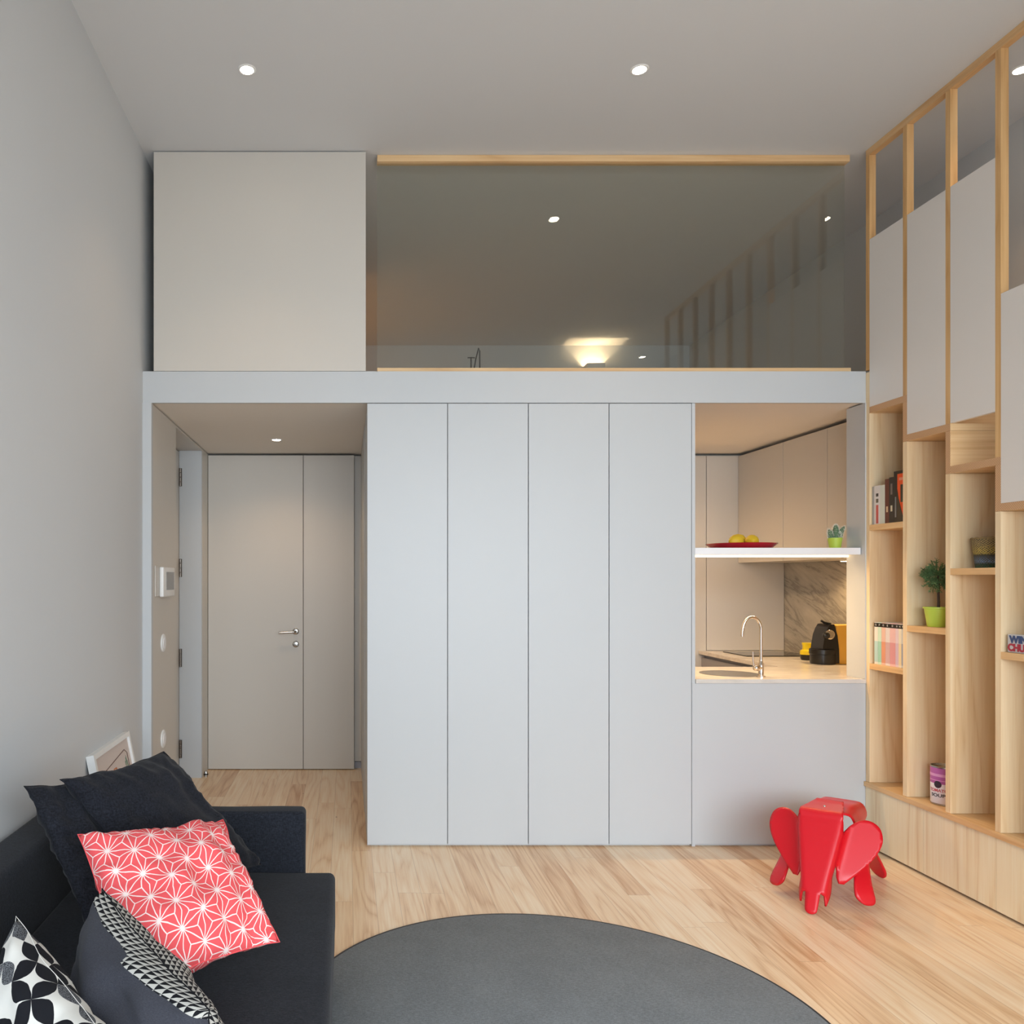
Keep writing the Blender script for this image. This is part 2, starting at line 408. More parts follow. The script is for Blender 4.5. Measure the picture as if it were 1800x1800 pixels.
# entry side wall (lining) with the recessed front door
ZE = 2.398
bm = bmesh.new()
addbox(bm, XL-0.10, -1.058, D+0.0, 5.03, 0, ZE); addbox(bm, -1.26, -1.058, 5.95, 6.24, 0, ZE); addbox(bm, -1.26, -1.058, 5.03, 5.95, 2.385, ZE)
o = link('wall_entry', bm, M['beige']); o['kind'] = S
box('trim_2', XL, -1.056, D-0.008, D+0.03, 0, ZU, M['lac'], kind=S, bev=0.001)
box('wall_entry_outer', -1.34, -1.262, 5.0, 6.24, 0, ZE, M['beige'], kind=S)
d2 = thing('door_2', (-1.24, 5.93, 0), None, None); d2['kind'] = S
box('door_leaf', -1.258, -1.224, 5.035, 5.925, 0.006, 2.375, M['beige'], d2)
box('door_jamb', -1.222, -1.0595, 5.928, 5.949, 0.0, 2.384, M['lac'], d2)
for zc in (2.19, 1.53, 0.875, 0.212):
    bm = bmesh.new(); addbox(bm, -1.222, -1.202, 5.924, 5.928, zc-0.066, zc+0.066)
    for k in range(4): addlathe(bm, (-1.213, 5.919, zc-0.066+k*0.0335), [(0.007, 0), (0.0075, 0.002), (0.0075, 0.029), (0.007, 0.031)], 12)
    link('hinge', bm, M['hinge'], d2)
# far entry wall: room door, fixed panel and narrow end panel
E0 = 6.18
box('wall_entry_far', -1.26, 0.34, E0+0.09, E0+0.17, 0, ZE, M['beige'], kind=S)
d1 = thing('door_1', (-0.69, E0, 0), None, None); d1['kind'] = S
box('door_leaf', -1.055, -0.3345, E0, E0+0.04, 0.006, 2.389, M['beige'], d1, bev=0.0015)
hx, hz = -0.389, 1.052
lathe('handle_rosette', (hx, E0, hz), [(0.024, 0), (0.024, -0.006), (0.020, -0.009), (0.010, -0.010)], M['steel'], d1, axis='Y')
tube('door_handle', [(hx, E0-0.008, hz), (hx, E0-0.04, hz), (hx-0.004, E0-0.049, hz-0.001), (hx-0.012, E0-0.052, hz-0.002), (hx-0.125, E0-0.052, hz-0.008)], 0.0085, M['steel'], d1, 12)
lathe('lock_cover', (hx, E0, 0.955), [(0.024, 0), (0.024, -0.006), (0.019, -0.010), (0.011, -0.010), (0.010, -0.022), (0.004, -0.023)], M['steel'], d1, axis='Y')
t2 = box('trim_3', -0.3305, 0.054, E0, E0+0.04, 0.006, 2.389, M['beige'], kind=S, bev=0.0015)
t3 = box('trim_4', 0.058, 0.34, E0+0.05, E0+0.08, 0.055, 2.389, M['beige'], kind=S)
box('baseboard_entry', 0.058, 0.34, E0+0.055, E0+0.08, 0, 0.05, M['greyfront'], kind=S)
# kitchen walls
box('wall_kitchen_far', 0.36, 3.36, 6.24, 6.30, 0, ZE, M['beige'], kind=S)
box('wall_kitchen_right', 3.345, XR, 4.56, 6.24, 0, ZE, M['wall'], kind=S)
box('wall_kitchen_return', 2.80, XR, D+0.02, 4.56, 0, ZE, M['lac'], kind=S)
box('trim_5', 2.80, 2.812, D-0.004, D+0.02, 0.906, ZU, M['lac'], kind=S)

# ================================================================== LAMPS
GL = 'round recessed ceiling spotlights'
def downlight(x, y, z, label, power, r=0.042, ang=95):
    t = thing('recessed_spotlight', (x, y, z), label, 'ceiling light', GL)
    lathe('trim_ring', (x, y, z), [(r-0.012, -0.001), (r-0.011, -0.004), (r-0.004, -0.004), (r, 0)], M['white'], t)
    lathe('lens', (x, y, z), [(r-0.011, -0.0005), (r-0.012, -0.0032)], M['lamp'], t)
    l = spot('spot_light', (x, y, z-0.02), power, WARM, ang, 0.9, 0.03); return t
downlight(-0.455, 3.70, ZC, 'lit round spotlight in the high ceiling nearest the left wall', 15)
downlight(1.33, 3.70, ZC, 'lit round spotlight in the middle of the high ceiling', 15)
downlight(3.066, 3.70, ZC, 'lit round spotlight above the wooden staircase at the right edge', 15)
downlight(3.07, 0.47, ZC, 'lit round spotlight seen small, low in the loft glass reflection', 9)
downlight(-0.484, 5.58, ZU+0.005, 'lit round spotlight in the low entry ceiling before the door', 13, 0.04, 140)
downlight(1.75, 5.75, ZU+0.005, 'added unseen spotlight brightening the kitchen, behind the tall cupboard', 75, 0.04, 165)  # extra fixture out of view, added to raise the kitchen brightness
downlight(-0.5, 7.0, ZC, 'added unseen spotlight brightening the loft, behind the cream cupboard box', 26, 0.042, 165)  # invented lamp behind the box, put in to brighten the loft
# loft wall lamp: an open-topped box that throws a cone of light up the far wall
LX, LY, LZ = 2.42, YF-0.11, 3.40
wl = thing('wall_uplight', (LX, YF-0.01, LZ), 'box wall lamp throwing a warm cone of light up the loft wall', 'wall lamp')
bm = bmesh.new(); h = 0.085; zt = LZ+0.15
addbox(bm, LX-h, LX-h+0.004, LY-0.04, YF-0.004, LZ, zt); addbox(bm, LX+h-0.004, LX+h, LY-0.04, YF-0.004, LZ, zt)
addbox(bm, LX-h, LX+h, LY-0.044, LY-0.04, LZ, zt); addbox(bm, LX-h, LX+h, YF-0.004, YF, LZ, zt); addbox(bm, LX-h, LX+h, LY-0.04, YF-0.004, LZ, LZ+0.004)
link('lamp_housing', bm, M['white'], wl)
lathe('bulb', (LX, LY, LZ+0.03), [(0.0, 0.0), (0.010, 0.003), (0.012, 0.012), (0.008, 0.02), (0, 0.024)], M['lamp'], wl, 12)
pl = bpy.data.lights.new('uplight_bulb', 'POINT'); pl.energy = 6; pl.color = (1, 0.70, 0.40); pl.shadow_soft_size = 0.004
po = bpy.data.objects.new('uplight_bulb', pl); C.objects.link(po); po.location = (LX, LY, LZ+0.066)

# ================================================================== LOFT
lb = thing('loft_cupboard', (-0.47, 5.0, ZT), 'large plain cream cupboard box standing on the loft above the entry', 'cupboard')
box('cupboard_front', -1.046, 0.1015, D, D+0.02, ZT+0.002, ZC-0.006, M['beige'], lb, bev=0.001)
box('cupboard_body', -1.046, 0.1015, D+0.021, 6.2, ZT, ZC-0.012, M['beige'], lb)
gb = thing('glass_balustrade', (1.45, 4.465, ZT), 'tall glass screen along the loft edge with pine top and bottom rails', 'balustrade')
box('glass_pane', 0.165, 2.727, 4.460, 4.470, ZT+0.03, ZC-0.03, M['glass'], gb)
box('top_rail', 0.165, 2.745, 4.44, 4.49, ZC-0.036, ZC-0.001, M['woodx'], gb, bev=0.0015)
box('bottom_rail', 0.165, 2.745, 4.43, 4.49, ZT, ZT+0.027, M['woodx'], gb, bev=0.0015)
# two slim dark stands on the loft floor
def P(u, v, Y): return Vector(((u-610)*Y/1430, Y, 1.44-(v-1020)*Y/1430))
ws = thing('valet_stand', (1.06, 7.0, ZT), 'slim dark valet stand with a T-shaped top behind the loft glass', 'clothes stand')
bm = bmesh.new(); addtube(bm, [(1.067, 7, ZT+0.01), (1.067, 7, 3.36)], 0.006, 8); addtube(bm, [(1.037, 7, 3.355), (1.10, 7, 3.355)], 0.005, 8); link('stand_frame', bm, M['black'], ws)
lathe('stand_foot', (1.067, 7, ZT), [(0.045, 0), (0.045, 0.008), (0.012, 0.012)], M['black'], ws)
ws = thing('reading_lamp', (1.17, 7.0, ZT), 'slim dark floor lamp with a bent arm behind the loft glass', 'floor lamp')
bm = bmesh.new(); addtube(bm, [(1.175, 7.2, ZT+0.01), (1.175, 7.2, 3.47), (1.165, 7.2, 3.495), (1.14, 7.2, 3.40), (1.12, 7.2, 3.28)], 0.006, 8); link('lamp_pole', bm, M['black'], ws)
lathe('lamp_base', (1.175, 7.2, ZT), [(0.05, 0), (0.12, 0.01), (0.012, 0.014)], M['black'], ws)
lathe('lamp_shade', (1.12, 7.2, 3.20), [(0.03, 0), (0.012, 0.08), (0.0, 0.085)], M['black'], ws, 16)

# ================================================================== WARDROBE WALL
wd = thing('tall_wardrobe', (0.98, 4.7, 0), 'wall of tall plain white cupboards with four narrow handleless doors', 'wardrobe')
X4 = [0.108, 0.5445, 0.9815, 1.418, 1.8655]
for k in range(4):
    box('wardrobe_door', X4[k]+0.0015, X4[k+1]-0.0025, D, D+0.022, 0.012, ZU-0.004, M['lac'], wd, bev=0.0012)
box('carcass', X4[0]+0.002, X4[4]-0.003, D+0.024, 5.05, 0.0, ZU, M['lac'], wd)
box('side_panel', X4[0], X4[0]+0.02, 5.051, 6.22, 0.0, ZU-0.002, M['lac'], wd)

# ================================================================== KITCHEN
pn = thing('kitchen_peninsula', (2.33, 4.7, 0), 'white kitchen peninsula with a plain front panel below the worktop', 'kitchen unit')
box('front_panel', 1.868, 2.806, D, D+0.02, 0.012, 0.882, M['lac'], pn, bev=0.0012)
box('side_panel', 1.866, 1.884, D+0.002, D+0.04, 0.0, ZU-0.002, M['lac'], pn)
box('carcass', 1.886, 2.795, D+0.022, 5.0, 0.0, 0.70, M['lac'], pn)
# pale worktop with the round sink opening
def slab_with_hole(x0, x1, y0, y1, z0, z1, cx, cy, r, n=48):
    bm = bmesh.new()
    lo = [bm.verts.new(p) for p in ((x0, y0, z1), (x1, y0, z1), (x1, y1, z1), (x0, y1, z1))]
    ci = [bm.verts.new((cx+r*math.cos(2*PI*i/n), cy+r*math.sin(2*PI*i/n), z1)) for i in range(n)]
    es = [bm.edges.new((lo[i], lo[(i+1) % 4])) for i in range(4)]+[bm.edges.new((ci[i], ci[(i+1) % n])) for i in range(n)]
    bmesh.ops.triangle_fill(bm, edges=es, use_beauty=True)
    g = bmesh.ops.extrude_face_region(bm, geom=list(bm.faces))
    for v in g['geom']:
        if isinstance(v, bmesh.types.BMVert): v.co.z = z0
    return bm
bm = slab_with_hole(1.886, 2.799, D-0.004, 5.03, 0.883, 0.905, 2.19, 4.66, 0.152); addbox(bm, 2.799, 2.8055, D-0.004, D+0.0195, 0.883, 0.905)
bmesh.ops.remove_doubles(bm, verts=bm.verts, dist=1e-5); o = link('peninsula_worktop', bm, M['stone'])
tag(o, 'pale stone worktop on the peninsula with a round sink cut into it', 'worktop')
sk = lathe('round_sink', (2.19, 4.66, 0.905), [(0.160, 0.0006), (0.1595, 0.002), (0.151, 0.001), (0.147, -0.01), (0.143, -0.15), (0.125, -0.17), (0.03, -0.176), (0.0, -0.176)], M['steel'], None, 48)
tag(sk, 'round steel sink sunk into the peninsula worktop', 'sink')
lathe('drain', (2.19, 4.66, 0.7295), [(0.028, 0), (0.028, 0.003), (0.02, 0.002), (0, 0.002)], M['chrome'], sk, 20)
fc = thing('kitchen_tap', (2.29, 4.50, 0.905), 'tall chrome tap with a curved swan-neck spout beside the sink', 'tap')
lathe('tap_base', (2.29, 4.50, 0.905), [(0.024, 0), (0.024, 0.006), (0.0145, 0.008), (0.0145, 0.075), (0.011, 0.082), (0.0095, 0.095)], M['chrome'], fc, 24)
pts = [(2.29, 4.5, 0.99), (2.29, 4.5, 1.10)]
pts += [(2.24+0.05*math.cos(a), 4.5, 1.165+0.072*math.sin(a)) for a in [i*PI/14 for i in range(0, 14)]] + [(2.187, 4.5, 1.155), (2.1865, 4.5, 1.128)]
tube('spout', pts, 0.0085, M['chrome'], fc, 14)
bm = bmesh.new(); addlathe(bm, (2.262, 4.5, 0.955), [(0, -0.014), (0.012, -0.012), (0.016, -0.004), (0.016, 0.028)], 16, 'X'); link('valve', bm, M['chrome'], fc, smooth=True)
tube('tap_lever', [(2.25, 4.5, 0.965), (2.246, 4.5, 1.0), (2.2455, 4.5, 1.045)], [0.005, 0.0045, 0.0035], M['chrome'], fc)
# return run along the right wall
rn = thing('kitchen_base_unit', (3.0, 5.6, 0), 'grey-fronted kitchen base unit under the side worktop at the back', 'kitchen unit')
box('front_panel', 2.69, 2.71, 5.05, 6.172, 0.08, 0.855, M['greyfront'], rn); box('carcass', 2.712, 3.34, 5.05, 6.172, 0.0, 0.875, M['greyfront'], rn)
bm = bmesh.new(); addbox(bm, 2.67, 3.344, 5.0305, 6.176, 0.880, 0.905); addbox(bm, 2.801, 3.344, 4.562, 5.0305, 0.880, 0.905)
bmesh.ops.remove_doubles(bm, verts=bm.verts, dist=1e-5); o = link('side_worktop', bm, M['stone']); tag(o, 'pale stone worktop along the right kitchen wall holding the hob', 'worktop')
o = box('induction_hob', 2.80, 3.28, 5.70, 6.06, 0.905, 0.911, M['glassblack'], None, 0.001); tag(o, 'flat black glass hob on the side worktop', 'hob')
o = box('marble_splashback', 3.322, 3.342, 4.57, 6.238, 0.905, 1.585, M['marble']); tag(o, 'veined grey marble splashback on the right kitchen wall', 'splashback')
bk = thing('back_cupboard', (2.5, 6.2, 0), 'tall beige cupboard front across the back of the kitchen', 'cupboard')
box('cupboard_door', 1.90, 2.728, E0, E0+0.03, 0.01, 2.385, M['beige'], bk, bev=0.001)
bk = thing('corner_cupboard', (3.0, 6.2, 0.907), 'beige cupboard front on the kitchen end wall above the hob worktop', 'cupboard')
box('cupboard_door', 2.732, 3.320, E0, E0+0.03, 0.907, 2.385, M['beige'], bk, bev=0.001)
uc = thing('wall_cupboard', (3.14, 5.4, 1.57), 'row of beige wall cupboards reaching the kitchen ceiling on the right', 'cupboard')
for a, b in ((6.175, 5.545), (5.54, 5.035), (5.03, 4.565)): box('cupboard_door', 2.97, 2.99, b, a, 1.572, 2.380, M['beige'], uc, bev=0.001)
box('carcass', 2.992, 3.325, 4.57, 6.17, 1.586, 2.380, M['beige'], uc); box('light_panel', 2.992, 3.322, 4.57, 6.17, 1.572, 1.584, M['beige'], uc)
ul = thing('under_cupboard_lamp', (3.2, 5.22, 1.57), 'small warm lamp glowing under the wall cupboards beside the marble', 'lamp')
lathe('lamp_disc', (3.2, 5.22, 1.562), [(0.032, 0), (0.034, 0.004), (0.034, 0.0095)], M['white'], ul, 24)
lathe('lens', (3.2, 5.22, 1.5605), [(0.028, 0), (0.028, 0.0012)], emit('lamp_lens_small', (1.0, 0.8, 0.5), 14), ul, 24)
spot('cupboard_spot', (3.2, 5.22, 1.553), 14, (1, 0.66, 0.32), 150, 0.6, 0.02)
# white shelf in the opening with led strip under it
sh = thing('serving_shelf', (2.34, 4.6, 1.58), 'thick white floating shelf across the kitchen opening, lit underneath', 'shelf')
box('shelf_board', 1.886, 2.797, 4.43, 4.83, 1.580, 1.617, M['shelfwhite'], sh, bev=0.001)
box('led_strip', 1.89, 2.795, 4.535, 4.550, 1.5690, 1.580, M['led'], sh)
area('led_light', (2.22, 4.5425, 1.5680), (0, 0, 0), 0.64, 0.013, 7.5, (1.0, 0.68, 0.36))
pt = lathe('serving_plate', (2.238, 4.62, 1.6175), [(0.0, 0), (0.150, 0), (0.156, 0.002), (0.187, 0.028), (0.185, 0.030), (0.150, 0.006), (0, 0.005)], M['plate'], None, 64)
tag(pt, 'wide shallow dark red plate on the white shelf holding fruit', 'plate')
def lemon(p, rz, label, s=1.15):
    bm = bmesh.new(); addlathe(bm, (0, 0, 0), [(0, -0.042*s), (0.006*s, -0.040*s), (0.012*s, -0.035*s), (0.026*s, -0.022*s), (0.032*s, 0), (0.028*s, 0.02*s), (0.014*s, 0.034*s), (0.006*s, 0.039*s), (0, 0.042*s)], 20, 'X')
    bmesh.ops.remove_doubles(bm, verts=bm.verts, dist=1e-6)
    bmesh.ops.rotate(bm, verts=bm.verts, cent=(0, 0, 0), matrix=Matrix.Rotation(rz, 3, 'Z')); bmesh.ops.translate(bm, verts=bm.verts, vec=p)
    o = link('lemon', bm, M['lemon'], smooth=True, origin=p); tag(o, label, 'fruit', 'fruit on the red plate')
    tube('stem_end', [Vector(p)+Vector((0.041*s*math.cos(rz), 0.041*s*math.sin(rz), 0)), Vector(p)+Vector((0.046*s*math.cos(rz), 0.046*s*math.sin(rz), 0))], 0.003, M['bark'], o, 6)
lemon((2.200, 4.60, 1.660), 0.3, 'yellow lemon at the left side of the red plate')
lemon((2.285, 4.59, 1.660), 1.3, 'yellow lemon at the right side of the red plate')
lemon((2.245, 4.67, 1.668), 2.2, 'yellow lemon at the back between the two others on the plate', 1.2)
# cactus in a lime pot
cp = thing('potted_cactus', (2.735, 4.56, 1.617), 'small grey-green cactus in a lime pot at the end of the white shelf', 'plant')
cx, cy, cz = 2.735, 4.56, 1.617
lathe('pot', (cx, cy, cz), [(0.0, 0), (0.028, 0), (0.037, 0.056), (0.0385, 0.056), (0.0385, 0.060), (0.034, 0.060), (0.033, 0.05)], M['lime'], cp)
lathe('soil', (cx, cy, cz+0.048), [(0, 0.003), (0.0335, 0)], M['soil'], cp)
for dx, dy, hh, r, lx, ly in ((-0.022, 0, 0.062, 0.014, -0.012, 0), (0.0, -0.008, 0.088, 0.0165, 0.0, 0), (0.024, 0, 0.078, 0.014, 0.03, 0), (0.008, 0.016, 0.052, 0.010, 0.002, 0.01), (0.011, -0.014, 0.045, 0.009, 0.005, -0.004)):
    pp = []; rr = []
    for i in range(9):
        t = i/8; pp.append((cx+dx+lx*t*t, cy+dy+ly*t, cz+0.048+hh*t)); rr.append(r*max(0.05, math.sin(PI*min(1, 0.22+0.78*t))**0.45))
    st = tube('stem', pp, rr, M['cactus'], cp, 12)
    bm = bmesh.new()
    for i in range(240):
        t = random.uniform(0.05, 1); a = random.uniform(0, 2*PI); q = Vector((cx+dx+lx*t*t, cy+dy+ly*t, cz+0.048+hh*t)); rad = r*max(0.1, math.sin(PI*min(1, 0.22+0.78*t))**0.45)
        dn = Vector((math.cos(a), math.sin(a), 0.5 if t < 0.9 else 2)).normalized(); b = q+Vector((math.cos(a)*rad, math.sin(a)*rad, 0))
        addtube(bm, [b, b+dn*0.007], 0.0006, 3)
    s = link('spines', bm, M['spine'], st); s['kind'] = 'stuff'
# coffee machine, its round tray to the left
cm = thing('coffee_machine', (3.12, 5.2, 0.905), 'small coffee machine with black front and ochre side on the kitchen worktop', 'coffee machine')
box('body', 3.105, 3.31, 5.165, 5.285, 0.906, 1.155, M['ochre'], cm, 0.004, 3)
bm = bmesh.new()   # curved black front column, swept from a profile seen from the side
prof = [(3.012, 0.912), (3.014, 0.97), (3.02, 1.03), (3.03, 1.09), (3.045, 1.13), (3.062, 1.158), (3.09, 1.160), (3.11, 1.09), (3.12, 1.00), (3.122, 0.912)]
a = [bm.verts.new((x, 5.158, z)) for x, z in prof]; b = [bm.verts.new((x, 5.292, z)) for x, z in prof]; n = len(prof)
bm.faces.new(a); bm.faces.new(b)
for i in range(n): bm.faces.new((a[i], a[(i+1) % n], b[(i+1) % n], b[i]))
autosmooth(link('front_column', bm, M['black'], cm), 62)
bm = bmesh.new(); addlathe(bm, (3.058, 5.149, 1.095), [(0.030, 0.01), (0.032, 0.0), (0.026, -0.004), (0.020, -0.004)], 24, 'Y'); link('chrome_ring', bm, M['chrome'], cm, smooth=True)
bm = bmesh.new(); addlathe(bm, (3.034, 5.14, 1.090), [(0.0, -0.006), (0.016, -0.004), (0.022, 0.004), (0.022, 0.02)], 24, 'Y'); link('brew_head', bm, M['black'], cm, smooth=True)
tube('lever', [(3.09, 5.2, 1.160), (3.05, 5.2, 1.170), (3.03, 5.2, 1.182)], [0.009, 0.008, 0.007], M['black'], cm)
lathe('cup_tray', (3.05, 5.215, 0.906), [(0.072, 0), (0.074, 0.01), (0.074, 0.06), (0.078, 0.064), (0.078, 0.092), (0.070, 0.098), (0, 0.098)], M['black'], cm, 40)
yg = thing('yellow_canister', (3.09, 5.46, 0.905), 'small yellow canister with a black base on the kitchen worktop', 'canister')
lathe('base', (3.09, 5.46, 0.906), [(0, 0), (0.037, 0), (0.043, 0.012), (0.044, 0.036)], M['black'], yg)
lathe('lid', (3.09, 5.46, 0.942), [(0.045, 0), (0.045, 0.024), (0.030, 0.034), (0.029, 0.060), (0.033, 0.068), (0.033, 0.078), (0, 0.079)], M['yellow'], yg)

# ================================================================== WALL DEVICES
ic = thing('intercom', (-1.05, 4.70, 1.43), 'white wall intercom with a grey screen on the entry side wall', 'intercom')
box('wall_plate', -1.0575, -1.052, 4.47, 4.80, 1.35, 1.52, M['beige'], ic, 0.002)
box('housing', -1.052, -1.028, 4.56, 4.86, 1.345, 1.515, M['white'], ic, 0.008, 4)
box('screen', -1.0285, -1.0265, 4.63, 4.83, 1.385, 1.488, M['screen'], ic)
for z, lb_ in ((1.08, 'round white light switch at hip height on the entry side wall'), (0.53, 'round white socket low on the entry side wall above the black cushion')):
    sw = thing('round_switch' if z > 1 else 'wall_socket', (-1.057, 4.67, z), lb_, 'light switch' if z > 1 else 'socket')
    lathe('cover_plate', (-1.058, 4.67, z), [(0.052, 0.0003), (0.052, 0.006), (0.047, 0.010), (0.034, 0.010)], M['white'], sw, axis='X')
    lathe('rocker' if z > 1 else 'socket_insert', (-1.048, 4.67, z), [(0.033, 0), (0.030, 0.003), (0, 0.003)], M['shelfwhite'], sw, axis='X')
ds = thing('door_stop', (-1.03, 5.98, 0), 'small steel door stop on the floor at the entry corner', 'door stop')
lathe('post', (-1.035, 5.97, 0), [(0.013, 0), (0.013, 0.03), (0.009, 0.04), (0, 0.041)], M['steel'], ds, 16)
lathe('rubber_ring', (-1.035, 5.97, 0.012), [(0.016, 0), (0.017, 0.004), (0.016, 0.009)], M['black'], ds, 16)

# ================================================================== STAIR SHELVING
SX = 2.806; PITCH = 0.2925; TH = 0.030
def yd(k): return D-0.001-PITCH*k          # far face of divider k
def zt_(k): return 2.37-0.2*k              # top of tread k
NB = 9; SB = 3.20
bc = thing('stair_bookcase', (3.1, 3.1, 0), 'tall pine stair with open bookcase bays, white panels and slim posts along the right wall', 'bookcase')
Y1 = yd(NB)-TH
for k in range(NB+1):
    far = yd(k); near = far-TH
    top = zt_(min(k, NB-1))-0.034 if k < NB else zt_(NB-1)-0.034
    if k == 0: top = ZU+0.16
    box('divider', SX, SB, near, far, 0.355, max(top, 0.40), M['woodz'], bc)
    if 0 < k < NB: box('riser', SX, XR-0.003, near, far, zt_(k)-0.033, zt_(k-1)-0.034, [M['woodx']], bc)
for k in range(NB):
    a, b = yd(k)-TH, yd(k+1)
    z = zt_(k)
    if z < 0.5: continue
    bm = bmesh.new(); addbox(bm, SX, XR-0.003, b-TH, a+(0.0 if k == 0 else 0.0), z-0.033, z)
    o = link('tread', bm, [M['woodx'], M['edge']], bc)
    for p in o.data.polygons:
        if abs(p.normal.x) > 0.9: p.material_index = 1
    box('back_panel', SB, SB+0.012, b, a, 0.36, z-0.034, M['woodz'], bc)
for o in [x for x in bc.children if x.name.startswith('riser')]:
    o.data.materials.append(M['edge'])
    for p in o.data.polygons:
        if abs(p.normal.x) > 0.9: p.material_index = 1
# white balustrade panels
panels = [(0, 2.37, 3.27), (1, 2.17, 3.27), (2, 2.17, 3.27), (3, 1.77, 2.67), (4, 1.57, 2.67), (5, 1.57, 2.67), (6, 1.17, 2.07), (7, 0.97, 2.07), (8, 0.97, 2.07)]
for k, z0, z1 in panels:
    box('balustrade_panel', SX, SX+0.018, yd(k+1)+0.0005, yd(k)-TH-0.0005, z0+0.0005, z1, M['panelwhite'], bc)
for k in range(NB+1):
    far = yd(k); z0 = 2.572 if k == 0 else zt_(k-1)+0.0005
    box('post', SX, SX+0.034, far-TH, far, max(z0, 0.4), ZC-0.037, M['post'], bc)
box('top_rail', SX, SX+0.034, Y1, yd(0), ZC-0.036, ZC-0.001, M['woody'], bc)
# shelves
for k, z in ((0, 1.737), (0, 0.994), (1, 1.214), (2, 1.495), (3, 1.133), (4, 1.02), (5, 0.86), (6, 0.80)):
    if z > zt_(k)-0.1: continue
    box('shelf', SX, SB, yd(k+1)+0.0003, yd(k)-TH-0.0003, z-0.030, z, M['woody'], bc)
box('base_board', SX-0.012, XR-0.003, Y1, D-0.002, 0.330, 0.354, M['woody'], bc)
ys = [yd(0)]+[yd(0)-0.443*i for i in range(1, 7)]
for i in range(6): box('drawer_front', SX-0.003, SX+0.017, ys[i+1]+0.0012, ys[i]-0.0012, 0.014, 0.327, M['woodface'], bc)
box('plinth', SX+0.03, XR-0.003, Y1, D-0.003, 0.0, 0.328, M['dark'], bc)

# ---- things on the shelves
def cover_block(bm, x0, x1, y0, y1, z0, z1, t=0.0015):
    addbox(bm, x0, x0+t*1.5, y0, y1, z0, z1); addbox(bm, x0+t*1.5, x1, y0, y0+t, z0, z1); addbox(bm, x0+t*1.5, x1, y1-t, y1, z0, z1)
def book(y1, y0, z, h, depth, rgb, label, group, xf=SX+0.012, band=None, low=None, mark=None):
    """a book with its spine facing the room; y1 far side, y0 near side"""
    rt = thing('book', (xf+depth/2, (y0+y1)/2, z), label, 'book', group)
    x0, x1 = xf, xf+depth; m = plain('cover', rgb, 0.5)
    bm = bmesh.new(); cover_block(bm, x0, x1, y0, y1, z, z+h); link('cover', bm, m, rt)
    box('pages', x0+0.004, x1-0.004, y0+0.0017, y1-0.0017, z+0.003, z+h-0.003, M['paper'], rt)
    if low:
        box('spine_colour', x0-0.0004, x0+0.0001, y0+0.0005, y1-0.0005, z+0.012, z+h*0.55, plain('spine_tint', low, 0.5), rt)
    if band:
        box('spine_band', x0-0.0006, x0+0.0002, y0, y1, z+h-0.024, z+h-0.003, M['black'], rt)
        text('spine_letter', band, M['white'], rt, (x0-0.0012, (y0+y1)/2+0.004, z+h-0.018), (0, -1, 0), (0, 0, 1), 0.008, 0.010, 0.0002)
    for q0, q1, col in (mark or []):
        box('spine_print', x0-0.0006, x0+0.0002, y0+(y1-y0)*0.3, y0+(y1-y0)*0.68, z+h*q0, z+h*q1, plain('spine_ink', col, 0.5), rt)
    return rt
zA, zB = 1.7375, 0.9945
G1 = 'books on the upper shelf of the first bay'
book(4.365, 4.349, zA, 0.203, 0.15, (176, 174, 172), 'slim grey book at the far left of the upper shelf', G1)
book(4.3485, 4.300, zA, 0.205, 0.15, (226, 222, 220), 'thick white book with red lettering on its spine, upper shelf', G1, mark=[(0.02, 0.50, (204, 92, 86)), (0.56, 0.66, (110, 104, 90)), (0.72, 0.80, (60, 60, 60))])
book(4.2995, 4.263, zA, 0.204, 0.15, (216, 220, 208), 'plain off-white book beside the red-lettered one', G1)
book(4.2615, 4.229, zA, 0.231, 0.16, (92, 40, 32), 'dark red-brown book with cream marks on its spine', G1, mark=[(0.25, 0.38, (214, 186, 150))])
book(4.2285, 4.193, zA, 0.236, 0.16, (30, 30, 32), 'black book with pale marks on its spine beside the red-brown one', G1, mark=[(0.25, 0.38, (206, 196, 170)), (0.62, 0.86, (110, 102, 98))])
book(4.1925, 4.166, zA, 0.262, 0.18, (24, 24, 26), 'tallest black book standing behind the leaning orange one', G1, mark=[(0.1, 0.5, (120, 124, 124))])
rt = book(4.166, 4.123, zA, 0.262, 0.17, (236, 84, 24), 'orange book leaning against the black ones on the upper shelf', G1)
box('spine_print', SX+0.0113, SX+0.0122, 4.126, 4.152, zA+0.212, zA+0.226, plain('spine_ink', (226, 150, 120), 0.5), rt)
box('spine_band', SX+0.0112, SX+0.0122, 4.1232, 4.1658, zA+0.246, zA+0.262, M['black'], rt)
box('spine_patch', SX+0.0115, SX+0.0122, 4.1235, 4.142, zA+0.10, zA+0.19, M['black'], rt)
bm = bmesh.new()   # black diagonal print at the foot of the spine
vs_ = [(4.166, zA), (4.166, zA+0.17), (4.155, zA+0.12), (4.135, zA+0.06), (4.1235, zA+0.03), (4.1235, zA)]
a = [bm.verts.new((SX+0.0108, y, z)) for y, z in vs_]; b = [bm.verts.new((SX+0.0119, y, z)) for y, z in vs_]
bm.faces.new(a); bm.faces.new(b)
for i in range(6): bm.faces.new((a[i], a[(i+1) % 6], b[(i+1) % 6], b[i]))
link('spine_foot_print', bm, M['black'], rt)
G2 = 'row of pastel paperbacks with black top bands'
px = [1532.9, 1539, 1545.3, 1552.5, 1560, 1570, 1575.3, 1580.5, 1585.4]
